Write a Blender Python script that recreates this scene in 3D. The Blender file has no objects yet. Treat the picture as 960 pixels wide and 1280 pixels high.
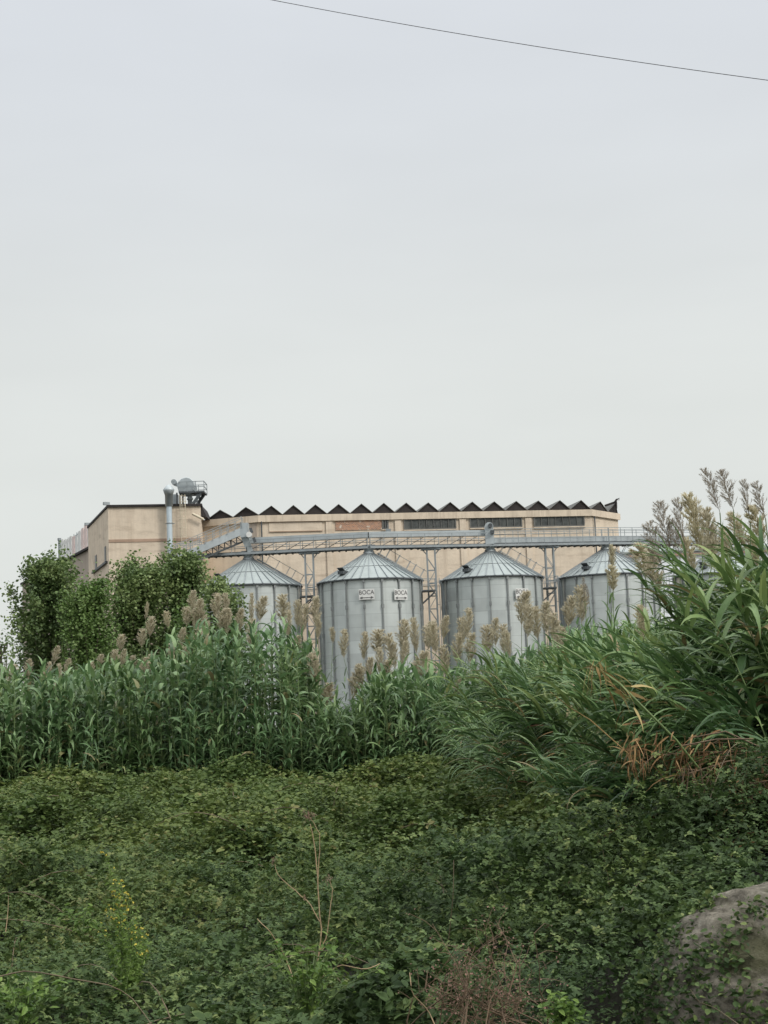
import bpy, math
import numpy as np
from mathutils import Matrix, Vector
S = bpy.context.scene
COL = S.collection
RNG = np.random.default_rng(7)
R = math.radians

# ------------------------------------------------------------------ camera
CAMP = np.array([0.0, 0.0, 2.4]); FPX = 1900.0
PITCH = math.atan(240 / FPX); ROLL = R(-2.3)
cam = bpy.data.cameras.new('camera'); camo = bpy.data.objects.new('camera', cam); COL.objects.link(camo)
camM = Matrix.Rotation(R(90) + PITCH, 3, 'X') @ Matrix.Rotation(ROLL, 3, 'Z')
camo.matrix_world = Matrix.Translation(CAMP) @ camM.to_4x4()
cam.sensor_fit = 'VERTICAL'; cam.sensor_height = 36; cam.sensor_width = 27; cam.lens = FPX / 1280 * 36
cam.clip_start = 0.1; cam.clip_end = 6000
S.camera = camo
# ------------------------------------------------------------------ world, sun, exposure
SUN_EL, SUN_AZ = R(38), R(52)            # behind the camera, to its right
w = bpy.data.worlds.new('World'); S.world = w; w.use_nodes = True
nt = w.node_tree; nt.nodes.clear()
def wn(t, **k):
    n = nt.nodes.new(t)
    for a, b in k.items(): setattr(n, a, b)
    return n
wo = wn('ShaderNodeOutputWorld'); bg = wn('ShaderNodeBackground'); bg.inputs[1].default_value = 0.1
sky = wn('ShaderNodeTexSky', sky_type='NISHITA'); sky.sun_disc = False
sky.sun_elevation = SUN_EL; sky.sun_rotation = math.pi - SUN_AZ
tc = wn('ShaderNodeTexCoord'); sx = wn('ShaderNodeSeparateXYZ'); nt.links.new(tc.outputs['Generated'], sx.inputs[0])
cr = wn('ShaderNodeValToRGB'); nt.links.new(sx.outputs[2], cr.inputs[0])
e = cr.color_ramp; e.interpolation = 'B_SPLINE'
for i, (p, c) in enumerate([(0.0, (.71, .735, .715)), (.10, (.735, .76, .73)), (.22, (.745, .77, .75)), (.33, (.705, .735, .755)),
                            (.45, (.70, .735, .785)), (.62, (.90, .94, .98)), (1.0, (1.0, 1.0, 1.0))]):
    q = e.elements[i] if i < 2 else e.elements.new(p)
    q.position = p; q.color = (*c, 1)
boost = wn('ShaderNodeMapRange'); boost.inputs[1].default_value = .45; boost.inputs[2].default_value = 1.0
boost.inputs[3].default_value = 10.0; boost.inputs[4].default_value = 24.0; nt.links.new(sx.outputs[2], boost.inputs[0])
nz = wn('ShaderNodeTexNoise'); nz.inputs['Scale'].default_value = 2.2; nz.inputs['Detail'].default_value = 4
mp = wn('ShaderNodeMapping'); mp.inputs['Scale'].default_value = (1, 1, 3.5)
nt.links.new(tc.outputs['Generated'], mp.inputs[0]); nt.links.new(mp.outputs[0], nz.inputs['Vector'])
nr = wn('ShaderNodeMapRange'); nr.inputs[3].default_value = .965; nr.inputs[4].default_value = 1.065; nr.inputs[1].default_value = .3; nr.inputs[2].default_value = .7
nt.links.new(nz.outputs[0], nr.inputs[0])
m1 = wn('ShaderNodeMath', operation='MULTIPLY'); nt.links.new(boost.outputs[0], m1.inputs[0]); nt.links.new(nr.outputs[0], m1.inputs[1])
vm = wn('ShaderNodeVectorMath', operation='SCALE'); nt.links.new(cr.outputs[0], vm.inputs[0]); nt.links.new(m1.outputs[0], vm.inputs['Scale'])
mx = wn('ShaderNodeMix', data_type='RGBA'); mx.inputs[0].default_value = .04
nt.links.new(vm.outputs[0], mx.inputs[6]); nt.links.new(sky.outputs[0], mx.inputs[7])
nt.links.new(mx.outputs[2], bg.inputs[0]); nt.links.new(bg.outputs[0], wo.inputs[0])
sl = bpy.data.lights.new('sun', 'SUN'); sl.energy = 1.8; sl.angle = R(14); sl.color = (1, .95, .88)
so = bpy.data.objects.new('sun', sl); COL.objects.link(so); so.location = (20, -20, 60)
sd = Vector((math.sin(SUN_AZ) * math.cos(SUN_EL), -math.cos(SUN_AZ) * math.cos(SUN_EL), math.sin(SUN_EL)))
so.rotation_euler = sd.to_track_quat('Z', 'Y').to_euler()
S.view_settings.view_transform = 'Standard'; S.view_settings.look = 'None'; S.view_settings.gamma = 1
S.view_settings.exposure = 0.0; S.view_settings.use_curve_mapping = False
S.cycles.use_denoising = True
S.cycles.max_bounces = 6; S.cycles.transparent_max_bounces = 4; S.cycles.diffuse_bounces = 4; S.cycles.glossy_bounces = 2
S.cycles.use_adaptive_sampling = True; S.cycles.adaptive_threshold = 0.02

# ------------------------------------------------------------------ design helpers
CM = np.array(camM)
def ray(px, py):
    return CM @ np.array([(px - 480) / FPX, (640 - py) / FPX, -1.0])
def P(px, py, Y):                        # the point at depth Y (metres ahead) seen at this place of the photo
    d = ray(px, py); return CAMP + d * (Y / d[1])
def PZ(px, py, z):                       # the point at height z
    d = ray(px, py); return CAMP + d * ((z - CAMP[2]) / d[2])
def PP(px, py, p0, n):                   # the point on a plane
    d = ray(px, py); return CAMP + d * (np.dot(np.asarray(p0) - CAMP, n) / np.dot(d, n))
def h2(i, j, s):
    v = np.sin(i * 127.1 + j * 311.7 + s * 74.7) * 43758.5453
    return v - np.floor(v)
def noise(x, y, s=0):
    x = np.asarray(x, float); y = np.asarray(y, float)
    i, j = np.floor(x), np.floor(y); fx, fy = x - i, y - j
    fx = fx * fx * (3 - 2 * fx); fy = fy * fy * (3 - 2 * fy)
    a = h2(i, j, s) * (1 - fx) + h2(i + 1, j, s) * fx
    b = h2(i, j + 1, s) * (1 - fx) + h2(i + 1, j + 1, s) * fx
    return (a * (1 - fy) + b * fy) * 2 - 1
def unit(v): return v / np.maximum(np.linalg.norm(v, axis=-1, keepdims=True), 1e-9)

# ------------------------------------------------------------------ mesh helpers
class G:
    """collects geometry in world coordinates; build() links it as ONE mesh object"""
    def __init__(s): s.V = []; s.F = []; s.n = 0; s.rnd = []
    def add(s, V, F, mat=0, smooth=False, rnd=None):
        V = np.asarray(V, float).reshape(-1, 3); F = np.asarray(F, int)
        if F.ndim == 1: F = F[None]
        s.F.append((F + s.n, mat, smooth)); s.V.append(V); s.n += len(V)
        s.rnd.append(np.full(len(V), .5) if rnd is None else np.broadcast_to(np.asarray(rnd, float), (len(V),)))
    def poly(s, pts, mat=0): s.add(pts, [list(range(len(pts)))], mat)
    def hexa(s, c, mat=0):               # 8 corners, bottom ring then top ring
        s.add(c, [[3, 2, 1, 0], [4, 5, 6, 7], [0, 1, 5, 4], [1, 2, 6, 5], [2, 3, 7, 6], [3, 0, 4, 7]], mat)
    def box(s, c, size, ang=0, mat=0):
        a, b, h = np.asarray(size) / 2; ca, sa = math.cos(ang), math.sin(ang); pts = []
        for z in (-h, h):
            for x, y in ((-a, -b), (a, -b), (a, b), (-a, b)): pts.append((c[0] + x * ca - y * sa, c[1] + x * sa + y * ca, c[2] + z))
        s.hexa(pts, mat)
    def prism(s, poly, z0, z1, mat=0):
        n = len(poly); V = [(p[0], p[1], z0) for p in poly] + [(p[0], p[1], z1) for p in poly]
        q = [[i, (i + 1) % n, n + (i + 1) % n, n + i] for i in range(n)]
        s.add(V, q, mat); s.add(V, [list(range(n))[::-1]], mat); s.add(V, [list(range(n, 2 * n))], mat)
    def beam(s, p, q, w, h, mat=0, up=(0, 0, 1)):
        p = np.asarray(p, float); q = np.asarray(q, float); d = unit(q - p); up = np.asarray(up, float)
        if abs(np.dot(d, up)) > .98: up = np.array([0., 1., 0.])
        a = unit(np.cross(d, up)) * w / 2; b = unit(np.cross(a, d)) * h / 2
        s.hexa([p - a - b, p + a - b, q + a - b, q - a - b, p - a + b, p + a + b, q + a + b, q - a + b], mat)
    def tube(s, pts, r, n=6, mat=0, cap=True, rnd=None, smooth=True):
        pts = np.asarray(pts, float); m = len(pts); r = np.broadcast_to(np.asarray(r, float), (m,))
        t = unit(np.gradient(pts, axis=0)); ref = np.array([0., 0., 1.]) if abs(t[:, 2]).mean() < .8 else np.array([1., 0., 0.])
        a = unit(np.cross(t, ref)); b = np.cross(t, a); th = np.arange(n) * 2 * math.pi / n
        V = pts[:, None] + r[:, None, None] * (a[:, None] * np.cos(th)[None, :, None] + b[:, None] * np.sin(th)[None, :, None])
        i = np.arange(m - 1)[:, None] * n; j = np.arange(n)[None]; k = (j + 1) % n
        s.add(V.reshape(-1, 3), np.stack([i + j, i + k, i + n + k, i + n + j], -1).reshape(-1, 4), mat, smooth, rnd)
        if cap:
            s.add(V[0], [list(range(n))], mat, False, rnd); s.add(V[-1], [list(range(n))[::-1]], mat, False, rnd)
    def lathe(s, c, prof, n=48, mat=0, smooth=True, ax='z'):
        prof = np.asarray(prof, float); th = np.arange(n) * 2 * math.pi / n; m = len(prof)
        x = prof[:, 0:1] * np.cos(th); y = prof[:, 0:1] * np.sin(th); z = np.repeat(prof[:, 1:2], n, 1)
        V = {'z': np.stack([x, y, z], -1), 'y': np.stack([x, z, y], -1), 'x': np.stack([z, x, y], -1)}[ax] + np.asarray(c, float)
        i = np.arange(m - 1)[:, None] * n; j = np.arange(n)[None]; k = (j + 1) % n
        s.add(V.reshape(-1, 3), np.stack([i + j, i + k, i + n + k, i + n + j], -1).reshape(-1, 4), mat, smooth)
    def build(s, name, mats, parent=None, origin=None):
        if not isinstance(mats, (list, tuple)): mats = [mats]
        V = np.concatenate(s.V); me = bpy.data.meshes.new(name)
        o = np.asarray(origin if origin is not None else (parent.location if parent else (0, 0, 0)), float)
        if parent is not None and origin is None: o = np.array(worldloc(parent))
        V = V - o
        loops = np.concatenate([f.ravel() for f, _, _ in s.F])
        tot = np.concatenate([np.full(len(f), f.shape[1]) for f, _, _ in s.F])
        start = np.concatenate([[0], np.cumsum(tot)[:-1]])
        me.vertices.add(len(V)); me.vertices.foreach_set('co', V.astype(np.float32).ravel())
        me.loops.add(len(loops)); me.loops.foreach_set('vertex_index', loops.astype(np.int32))
        me.polygons.add(len(tot)); me.polygons.foreach_set('loop_start', start.astype(np.int32))
        me.polygons.foreach_set('material_index', np.concatenate([np.full(len(f), m) for f, m, _ in s.F]).astype(np.int32))
        me.polygons.foreach_set('use_smooth', np.concatenate([np.full(len(f), sm) for f, _, sm in s.F]))
        for m in mats: me.materials.append(m)
        a = me.attributes.new('rnd', 'FLOAT', 'POINT'); a.data.foreach_set('value', np.concatenate(s.rnd).astype(np.float32))
        me.update(calc_edges=True); me.validate()
        ob = bpy.data.objects.new(name, me); COL.objects.link(ob)
        if parent is not None: ob.parent = parent
        else: ob.location = o
        return ob
def worldloc(o):
    l = Vector(o.location); p = o.parent
    while p: l = l + p.location; p = p.parent
    return l
def tag(o, label=None, cat=None, group=None, kind=None):
    if label: o['label'] = label
    if cat: o['category'] = cat
    if group: o['group'] = group
    if kind: o['kind'] = kind
    return o
def empty(name, loc, label, cat, group=None):
    o = bpy.data.objects.new(name, None); COL.objects.link(o); o.location = Vector(loc); o.empty_display_size = .3
    return tag(o, label, cat, group)

# ribbons: many leaf blades at once
def ribbons(g, base, az, el, droop, length, width, seg=5, mat=0, rnd=None, crease=0.0, twist=None):
    N = len(base); t = np.linspace(0, 1, seg + 1)
    ang = el[:, None] - droop[:, None] * t[None] ** 1.3
    ds = length[:, None] / seg
    ce, se = np.cos(ang), np.sin(ang)
    hx = np.concatenate([np.zeros((N, 1)), np.cumsum((ce[:, :-1] + ce[:, 1:]) / 2 * ds, 1)], 1)
    hz = np.concatenate([np.zeros((N, 1)), np.cumsum((se[:, :-1] + se[:, 1:]) / 2 * ds, 1)], 1)
    d = np.stack([np.cos(az), np.sin(az)], -1)
    C = np.stack([base[:, 0, None] + hx * d[:, 0, None], base[:, 1, None] + hx * d[:, 1, None], base[:, 2, None] + hz], -1)
    tw = np.zeros(N) if twist is None else twist
    side = np.stack([-d[:, 1] * np.cos(tw), d[:, 0] * np.cos(tw), np.sin(tw)], -1)
    prof = np.clip(np.minimum(t * 5 + .45, 1) * (1 - t ** 2.2), .03, 1)
    W = width[:, None] * prof[None] / 2
    L = C - side[:, None] * W[..., None]; Rr = C + side[:, None] * W[..., None]
    if crease:
        V = np.stack([L, C - np.array([0, 0, 1.]) * (W * crease)[..., None], Rr], 2); k = 3
    else: V = np.stack([L, Rr], 2); k = 2
    V = V.reshape(-1, 3); b = (np.arange(N) * (seg + 1) * k)[:, None, None] + (np.arange(seg) * k)[None, :, None] + np.arange(k - 1)[None, None]
    F = np.stack([b, b + 1, b + k + 1, b + k], -1).reshape(-1, 4)
    r = RNG.random(N) if rnd is None else rnd
    g.add(V, F, mat, True, np.repeat(r, (seg + 1) * k))
# leaves: pos, forward azimuth, tilt
def leaves(g, p, size, tilt=.6, mat=0, rnd=None, tri=False, wide=.62):
    N = len(p); az = RNG.random(N) * 2 * math.pi
    f = np.stack([np.cos(az), np.sin(az), RNG.normal(0, tilt * .6, N)], -1); f = unit(f)
    up = unit(np.stack([RNG.normal(0, tilt, N), RNG.normal(0, tilt, N), np.ones(N)], -1))
    s = unit(np.cross(up, f)); n = np.cross(f, s)
    r = RNG.random(N) if rnd is None else rnd
    out = np.array([[0, 0, 0], [.32, wide / 2, .07], [.72, wide * .38, .05], [1, 0, -.06], [.72, -wide * .38, .05], [.32, -wide / 2, .07]])
    dirs = [0.0] if not tri else [0.0, 1.25, -1.25]
    for a in dirs:
        fa = f * math.cos(a) + s * math.sin(a); sa = s * math.cos(a) - f * math.sin(a)
        sc = size * (1 if a == 0 else .82)
        st = p + (fa * (size * .12)[:, None] if tri else 0)
        V = st[:, None] + sc[:, None, None] * (out[None, :, 0:1] * fa[:, None] + out[None, :, 1:2] * sa[:, None] + out[None, :, 2:3] * n[:, None])
        b = (np.arange(N) * 6)[:, None]
        F = np.concatenate([b + [0, 5, 4, 3], b + [0, 3, 2, 1]], 0)
        g.add(V.reshape(-1, 3), F, mat, False, np.repeat(np.clip(r + RNG.normal(0, .05, N), 0, 1), 6))

# ------------------------------------------------------------------ materials
def mat_new(name):
    m = bpy.data.materials.new(name); m.use_nodes = True; nt = m.node_tree; nt.nodes.clear(); return m, nt
def N_(nt, t, **k):
    n = nt.nodes.new(t)
    for a, b in k.items(): setattr(n, a, b)
    return n
def ramp(nt, fac, stops, interp='LINEAR'):
    c = N_(nt, 'ShaderNodeValToRGB'); c.color_ramp.interpolation = interp
    for i, (p, col) in enumerate(stops):
        q = c.color_ramp.elements[i] if i < 2 else c.color_ramp.elements.new(p)
        q.position = p; q.color = (*col, 1)
    nt.links.new(fac, c.inputs[0]); return c.outputs[0]
def leafmat(name, stops, patch=None, pscale=.35, rough=.5, trans=.28, spec=.35, patchmix=.6):
    m, nt = mat_new(name); L = nt.links.new
    at = N_(nt, 'ShaderNodeAttribute', attribute_name='rnd'); c = ramp(nt, at.outputs['Fac'], stops)
    if patch:
        tcn = N_(nt, 'ShaderNodeTexCoord'); nz = N_(nt, 'ShaderNodeTexNoise'); nz.inputs['Scale'].default_value = pscale; nz.inputs['Detail'].default_value = 3
        L(tcn.outputs['Object'], nz.inputs['Vector'])
        mr = N_(nt, 'ShaderNodeMapRange'); mr.inputs[1].default_value = .42; mr.inputs[2].default_value = .62; mr.inputs[4].default_value = patchmix; L(nz.outputs[0], mr.inputs[0])
        c2 = ramp(nt, at.outputs['Fac'], patch); mx = N_(nt, 'ShaderNodeMix', data_type='RGBA')
        L(mr.outputs[0], mx.inputs[0]); L(c, mx.inputs[6]); L(c2, mx.inputs[7]); c = mx.outputs[2]
    b = N_(nt, 'ShaderNodeBsdfPrincipled'); L(c, b.inputs['Base Color']); b.inputs['Roughness'].default_value = rough
    b.inputs['Specular IOR Level'].default_value = spec
    t = N_(nt, 'ShaderNodeBsdfTranslucent'); L(c, t.inputs[0]); ms = N_(nt, 'ShaderNodeMixShader'); ms.inputs[0].default_value = trans
    L(b.outputs[0], ms.inputs[1]); L(t.outputs[0], ms.inputs[2]); o = N_(nt, 'ShaderNodeOutputMaterial'); L(ms.outputs[0], o.inputs[0])
    return m
def plain(name, col, rough=.6, metal=0.0, var=.15, scale=1.5, streak=0, streakcol=(.12, .09, .06), bump=0.0, bscale=20, spec=.4):
    m, nt = mat_new(name); L = nt.links.new
    tcn = N_(nt, 'ShaderNodeTexCoord'); nz = N_(nt, 'ShaderNodeTexNoise'); nz.inputs['Scale'].default_value = scale; nz.inputs['Detail'].default_value = 6; nz.inputs['Roughness'].default_value = .65
    L(tcn.outputs['Object'], nz.inputs['Vector'])
    lo = tuple(c * (1 - var) for c in col); hi = tuple(min(1, c * (1 + var)) for c in col)
    c = ramp(nt, nz.outputs[0], [(.3, lo), (.7, hi)])
    if streak:
        mp = N_(nt, 'ShaderNodeMapping'); mp.inputs['Scale'].default_value = (1.1, 1.1, .08); L(tcn.outputs['Object'], mp.inputs[0])
        n2 = N_(nt, 'ShaderNodeTexNoise'); n2.inputs['Scale'].default_value = 1.6; n2.inputs['Detail'].default_value = 7; n2.inputs['Roughness'].default_value = .7; L(mp.outputs[0], n2.inputs['Vector'])
        mr = N_(nt, 'ShaderNodeMapRange'); mr.inputs[1].default_value = .5; mr.inputs[2].default_value = .78; mr.inputs[4].default_value = streak; L(n2.outputs[0], mr.inputs[0])
        mx = N_(nt, 'ShaderNodeMix', data_type='RGBA'); L(mr.outputs[0], mx.inputs[0]); L(c, mx.inputs[6]); mx.inputs[7].default_value = (*streakcol, 1); c = mx.outputs[2]
    if name == 'beige_render':
        mp = N_(nt, 'ShaderNodeMapping'); mp.inputs['Scale'].default_value = (.22, .22, 1.1); L(tcn.outputs['Object'], mp.inputs[0])
        n4 = N_(nt, 'ShaderNodeTexNoise'); n4.inputs['Scale'].default_value = 1.3; n4.inputs['Detail'].default_value = 9; n4.inputs['Roughness'].default_value = .72; L(mp.outputs[0], n4.inputs['Vector'])
        mr = N_(nt, 'ShaderNodeMapRange'); mr.inputs[1].default_value = .52; mr.inputs[2].default_value = .68; mr.inputs[4].default_value = .6; L(n4.outputs[0], mr.inputs[0])
        mx = N_(nt, 'ShaderNodeMix', data_type='RGBA'); L(mr.outputs[0], mx.inputs[0]); L(c, mx.inputs[6]); mx.inputs[7].default_value = (.40, .32, .24, 1); c = mx.outputs[2]
    b = N_(nt, 'ShaderNodeBsdfPrincipled'); L(c, b.inputs['Base Color']); b.inputs['Roughness'].default_value = rough; b.inputs['Metallic'].default_value = metal
    b.inputs['Specular IOR Level'].default_value = spec
    if bump:
        n3 = N_(nt, 'ShaderNodeTexNoise'); n3.inputs['Scale'].default_value = bscale; n3.inputs['Detail'].default_value = 8; L(tcn.outputs['Object'], n3.inputs['Vector'])
        bp = N_(nt, 'ShaderNodeBump'); bp.inputs['Strength'].default_value = bump; bp.inputs['Distance'].default_value = .05; L(n3.outputs[0], bp.inputs['Height']); L(bp.outputs[0], b.inputs['Normal'])
    o = N_(nt, 'ShaderNodeOutputMaterial'); L(b.outputs[0], o.inputs[0]); return m
def silomat(name, col):                  # galvanised sheets: every curved sheet has its own weathering
    m, nt = mat_new(name); L = nt.links.new
    tcn = N_(nt, 'ShaderNodeTexCoord'); s = N_(nt, 'ShaderNodeSeparateXYZ'); L(tcn.outputs['Object'], s.inputs[0])
    at = N_(nt, 'ShaderNodeMath', operation='ARCTAN2'); L(s.outputs[1], at.inputs[0]); L(s.outputs[0], at.inputs[1])
    u = N_(nt, 'ShaderNodeMath', operation='MULTIPLY_ADD'); L(at.outputs[0], u.inputs[0]); u.inputs[1].default_value = 18 / (2 * math.pi); u.inputs[2].default_value = 100
    fu = N_(nt, 'ShaderNodeMath', operation='FLOOR'); L(u.outputs[0], fu.inputs[0])
    v = N_(nt, 'ShaderNodeMath', operation='DIVIDE'); L(s.outputs[2], v.inputs[0]); v.inputs[1].default_value = 1.12
    fv = N_(nt, 'ShaderNodeMath', operation='FLOOR'); L(v.outputs[0], fv.inputs[0])
    cb = N_(nt, 'ShaderNodeCombineXYZ'); L(fu.outputs[0], cb.inputs[0]); L(fv.outputs[0], cb.inputs[1])
    oi = N_(nt, 'ShaderNodeObjectInfo'); L(oi.outputs['Random'], cb.inputs[2])
    wnz = N_(nt, 'ShaderNodeTexWhiteNoise'); L(cb.outputs[0], wnz.inputs['Vector'])
    nz = N_(nt, 'ShaderNodeTexNoise'); nz.inputs['Scale'].default_value = .9; nz.inputs['Detail'].default_value = 6; L(tcn.outputs['Object'], nz.inputs['Vector'])
    ad = N_(nt, 'ShaderNodeMath', operation='MULTIPLY_ADD'); L(wnz.outputs['Value'], ad.inputs[0]); ad.inputs[1].default_value = .45; L(nz.outputs[0], ad.inputs[2])
    c = ramp(nt, ad.outputs[0], [(.25, tuple(k * .84 for k in col)), (1.0, tuple(k * 1.14 for k in col))])
    fr = N_(nt, 'ShaderNodeMath', operation='FRACT'); L(v.outputs[0], fr.inputs[0])
    ed = N_(nt, 'ShaderNodeMath', operation='LESS_THAN'); L(fr.outputs[0], ed.inputs[0]); ed.inputs[1].default_value = .05
    em = N_(nt, 'ShaderNodeMath', operation='MULTIPLY'); L(ed.outputs[0], em.inputs[0]); em.inputs[1].default_value = .22
    mx = N_(nt, 'ShaderNodeMix', data_type='RGBA'); L(em.outputs[0], mx.inputs[0]); L(c, mx.inputs[6]); mx.inputs[7].default_value = (.16, .18, .18, 1)
    mp = N_(nt, 'ShaderNodeMapping'); mp.inputs['Scale'].default_value = (1.6, 1.6, .05); L(tcn.outputs['Object'], mp.inputs[0])
    n2 = N_(nt, 'ShaderNodeTexNoise'); n2.inputs['Scale'].default_value = 1.8; n2.inputs['Detail'].default_value = 6; L(mp.outputs[0], n2.inputs['Vector'])
    mr = N_(nt, 'ShaderNodeMapRange'); mr.inputs[1].default_value = .52; mr.inputs[2].default_value = .8; mr.inputs[4].default_value = .24; L(n2.outputs[0], mr.inputs[0])
    m2 = N_(nt, 'ShaderNodeMix', data_type='RGBA'); L(mr.outputs[0], m2.inputs[0]); L(mx.outputs[2], m2.inputs[6]); m2.inputs[7].default_value = (.22, .22, .19, 1)
    b = N_(nt, 'ShaderNodeBsdfPrincipled'); L(m2.outputs[2], b.inputs['Base Color']); b.inputs['Metallic'].default_value = .45; b.inputs['Roughness'].default_value = .45
    o = N_(nt, 'ShaderNodeOutputMaterial'); L(b.outputs[0], o.inputs[0]); return m
def brickmat(name):
    m, nt = mat_new(name); L = nt.links.new
    tcn = N_(nt, 'ShaderNodeTexCoord'); mp = N_(nt, 'ShaderNodeMapping'); mp.inputs['Rotation'].default_value = (R(90), 0, 0); L(tcn.outputs['Object'], mp.inputs[0])
    br = N_(nt, 'ShaderNodeTexBrick'); br.inputs['Scale'].default_value = 2.2; br.inputs['Color1'].default_value = (.46, .21, .11, 1); br.inputs['Color2'].default_value = (.24, .12, .08, 1); br.inputs['Mortar'].default_value = (.45, .38, .3, 1); br.inputs['Mortar Size'].default_value = .03
    L(mp.outputs[0], br.inputs[0]); nz = N_(nt, 'ShaderNodeTexNoise'); nz.inputs['Scale'].default_value = 2.6; nz.inputs['Detail'].default_value = 5; L(tcn.outputs['Object'], nz.inputs['Vector'])
    mr = N_(nt, 'ShaderNodeMapRange'); mr.inputs[1].default_value = .6; mr.inputs[2].default_value = .64; L(nz.outputs[0], mr.inputs[0])
    mx = N_(nt, 'ShaderNodeMix', data_type='RGBA'); L(mr.outputs[0], mx.inputs[0]); L(br.outputs[0], mx.inputs[6]); mx.inputs[7].default_value = (.6, .53, .43, 1)
    b = N_(nt, 'ShaderNodeBsdfPrincipled'); L(mx.outputs[2], b.inputs['Base Color']); b.inputs['Roughness'].default_value = .85
    o = N_(nt, 'ShaderNodeOutputMaterial'); L(b.outputs[0], o.inputs[0]); return m

M = {}
M['soil'] = plain('soil', (.022, .022, .013), .95, var=.4, scale=1.2, bump=.5, bscale=8)
M['bramble'] = leafmat('bramble_leaf', [(0, (0.030, 0.055, 0.020)), (.5, (0.057, 0.099, 0.032)), (.85, (0.103, 0.156, 0.052)), (1, (0.194, 0.249, 0.086))],
                       [(0, (0.040, 0.068, 0.016)), (.5, (0.085, 0.131, 0.036)), (.9, (0.159, 0.198, 0.052)), (1, (0.200, 0.190, 0.070))], .5, rough=.6, trans=.28, spec=.25, patchmix=.7)
M['bramble_far'] = leafmat('bramble_leaf_olive', [(0, (0.052, 0.084, 0.020)), (.5, (0.106, 0.147, 0.038)), (.9, (0.168, 0.207, 0.056)), (1, (0.220, 0.200, 0.080))],
                       [(0, (0.042, 0.078, 0.024)), (.6, (0.079, 0.133, 0.037)), (1, (0.126, 0.186, 0.054))], .25, rough=.6, trans=.28, spec=.25)
M['cane'] = plain('bramble_cane', (.13, .10, .06), .7, var=.4, scale=3)
M['canegreen'] = plain('green_stem', (.12, .17, .06), .6, var=.3, scale=3)
M['reed'] = leafmat('reed_leaf', [(0, (0.050, 0.100, 0.040)), (.5, (0.114, 0.206, 0.087)), (.93, (0.261, 0.388, 0.182)), (.97, (0.220, 0.190, 0.090)), (1, (0.300, 0.240, 0.130))],
                    [(0, (0.042, 0.079, 0.022)), (.6, (0.114, 0.182, 0.055)), (1, (0.230, 0.296, 0.102))], .5, rough=.42, trans=.30, spec=.45)
M['reednear'] = leafmat('reed_leaf_near', [(0, (0.039, 0.087, 0.032)), (.5, (0.100, 0.188, 0.068)), (.9, (0.226, 0.345, 0.136)), (.94, (0.260, 0.230, 0.100)), (1, (0.300, 0.220, 0.110))],
                    [(0, (0.050, 0.092, 0.025)), (.6, (0.156, 0.218, 0.063)), (.9, (0.268, 0.316, 0.103)), (1, (0.280, 0.210, 0.100))], .7, rough=.42, trans=.25, spec=.45, patchmix=.8)
M['reedstem'] = plain('reed_stem', (.12, .17, .065), .5, var=.3, scale=2)
M['dryreed'] = leafmat('dry_reed_leaf', [(0, (.09, .05, .024)), (.5, (.22, .125, .055)), (1, (.42, .27, .13))], rough=.7, trans=.2, spec=.2)
M['yellowreed'] = leafmat('yellowed_reed', [(0, (.26, .17, .07)), (.5, (.42, .30, .13)), (1, (.5, .42, .2))], rough=.7, trans=.25, spec=.2)
M['plume'] = leafmat('plume_tan', [(0, (.37, .335, .24)), (.5, (.57, .52, .39)), (1, (.74, .68, .53))], rough=.9, trans=.5, spec=.1)
M['plumegold'] = leafmat('plume_gold', [(0, (.42, .38, .27)), (.5, (.60, .545, .39)), (1, (.74, .69, .52))], rough=.9, trans=.5, spec=.1)
M['plumedark'] = leafmat('plume_brown', [(0, (.19, .155, .12)), (.5, (.34, .295, .235)), (1, (.50, .45, .38))], rough=.9, trans=.4, spec=.1)
M['tree'] = leafmat('poplar_leaf', [(0, (0.064, 0.106, 0.039)), (.5, (0.137, 0.200, 0.068)), (1, (0.291, 0.364, 0.144))], None, rough=.5, trans=.25)
M['treelight'] = leafmat('young_poplar_leaf', [(0, (0.067, 0.128, 0.030)), (.5, (0.134, 0.217, 0.059)), (1, (0.235, 0.320, 0.119))], None, rough=.5, trans=.3)
M['bark'] = plain('bark', (.10, .08, .06), .9, var=.3, scale=4)
M['silo'] = silomat('galvanised_sheet', (.53, .565, .545))
M['siloroof'] = plain('galvanised_roof', (.34, .38, .37), .5, .2, var=.12, scale=1.2, streak=.25, streakcol=(.25, .27, .26))
M['rib'] = plain('stiffener_steel', (.25, .265, .26), .55, .4, var=.2, scale=2)
M['steel'] = plain('galvanised_steel', (.30, .33, .34), .5, .5, var=.15, scale=1.5)
M['steeldark'] = plain('dark_steel', (.09, .10, .105), .6, .3, var=.3, scale=2)
M['casing'] = plain('conveyor_casing', (.42, .46, .47), .5, .35, var=.12, scale=.8, streak=.3, streakcol=(.2, .2, .18))
M['wall'] = plain('beige_render', (.66, .56, .44), .9, var=.13, scale=.5, streak=.5, streakcol=(.36, .27, .19), bump=.3, bscale=6, spec=.2)
M['wallgrey'] = plain('grey_render', (.42, .36, .30), .9, var=.1, scale=.4, streak=.4, streakcol=(.22, .18, .14), spec=.2)
M['band'] = plain('worn_band', (.40, .285, .21), .9, var=.15, scale=.6, streak=.3, spec=.2)
M['parapet'] = plain('parapet_render', (.64, .54, .42), .9, var=.14, scale=.5, streak=.65, streakcol=(.22, .17, .13), spec=.2)
M['roofdark'] = plain('dark_gable_board', (.030, .026, .025), .85, var=.35, scale=.7)
M['rooffibre'] = plain('weathered_roof_sheet', (.13, .13, .12), .85, var=.25, scale=.7, streak=.4, streakcol=(.06, .055, .05))
M['glass'] = plain('dirty_glass', (.06, .065, .062), .4, var=.5, scale=2.5, streak=.55, streakcol=(.22, .22, .19))
M['frame'] = plain('window_frame', (.13, .13, .12), .7, var=.2)
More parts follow.
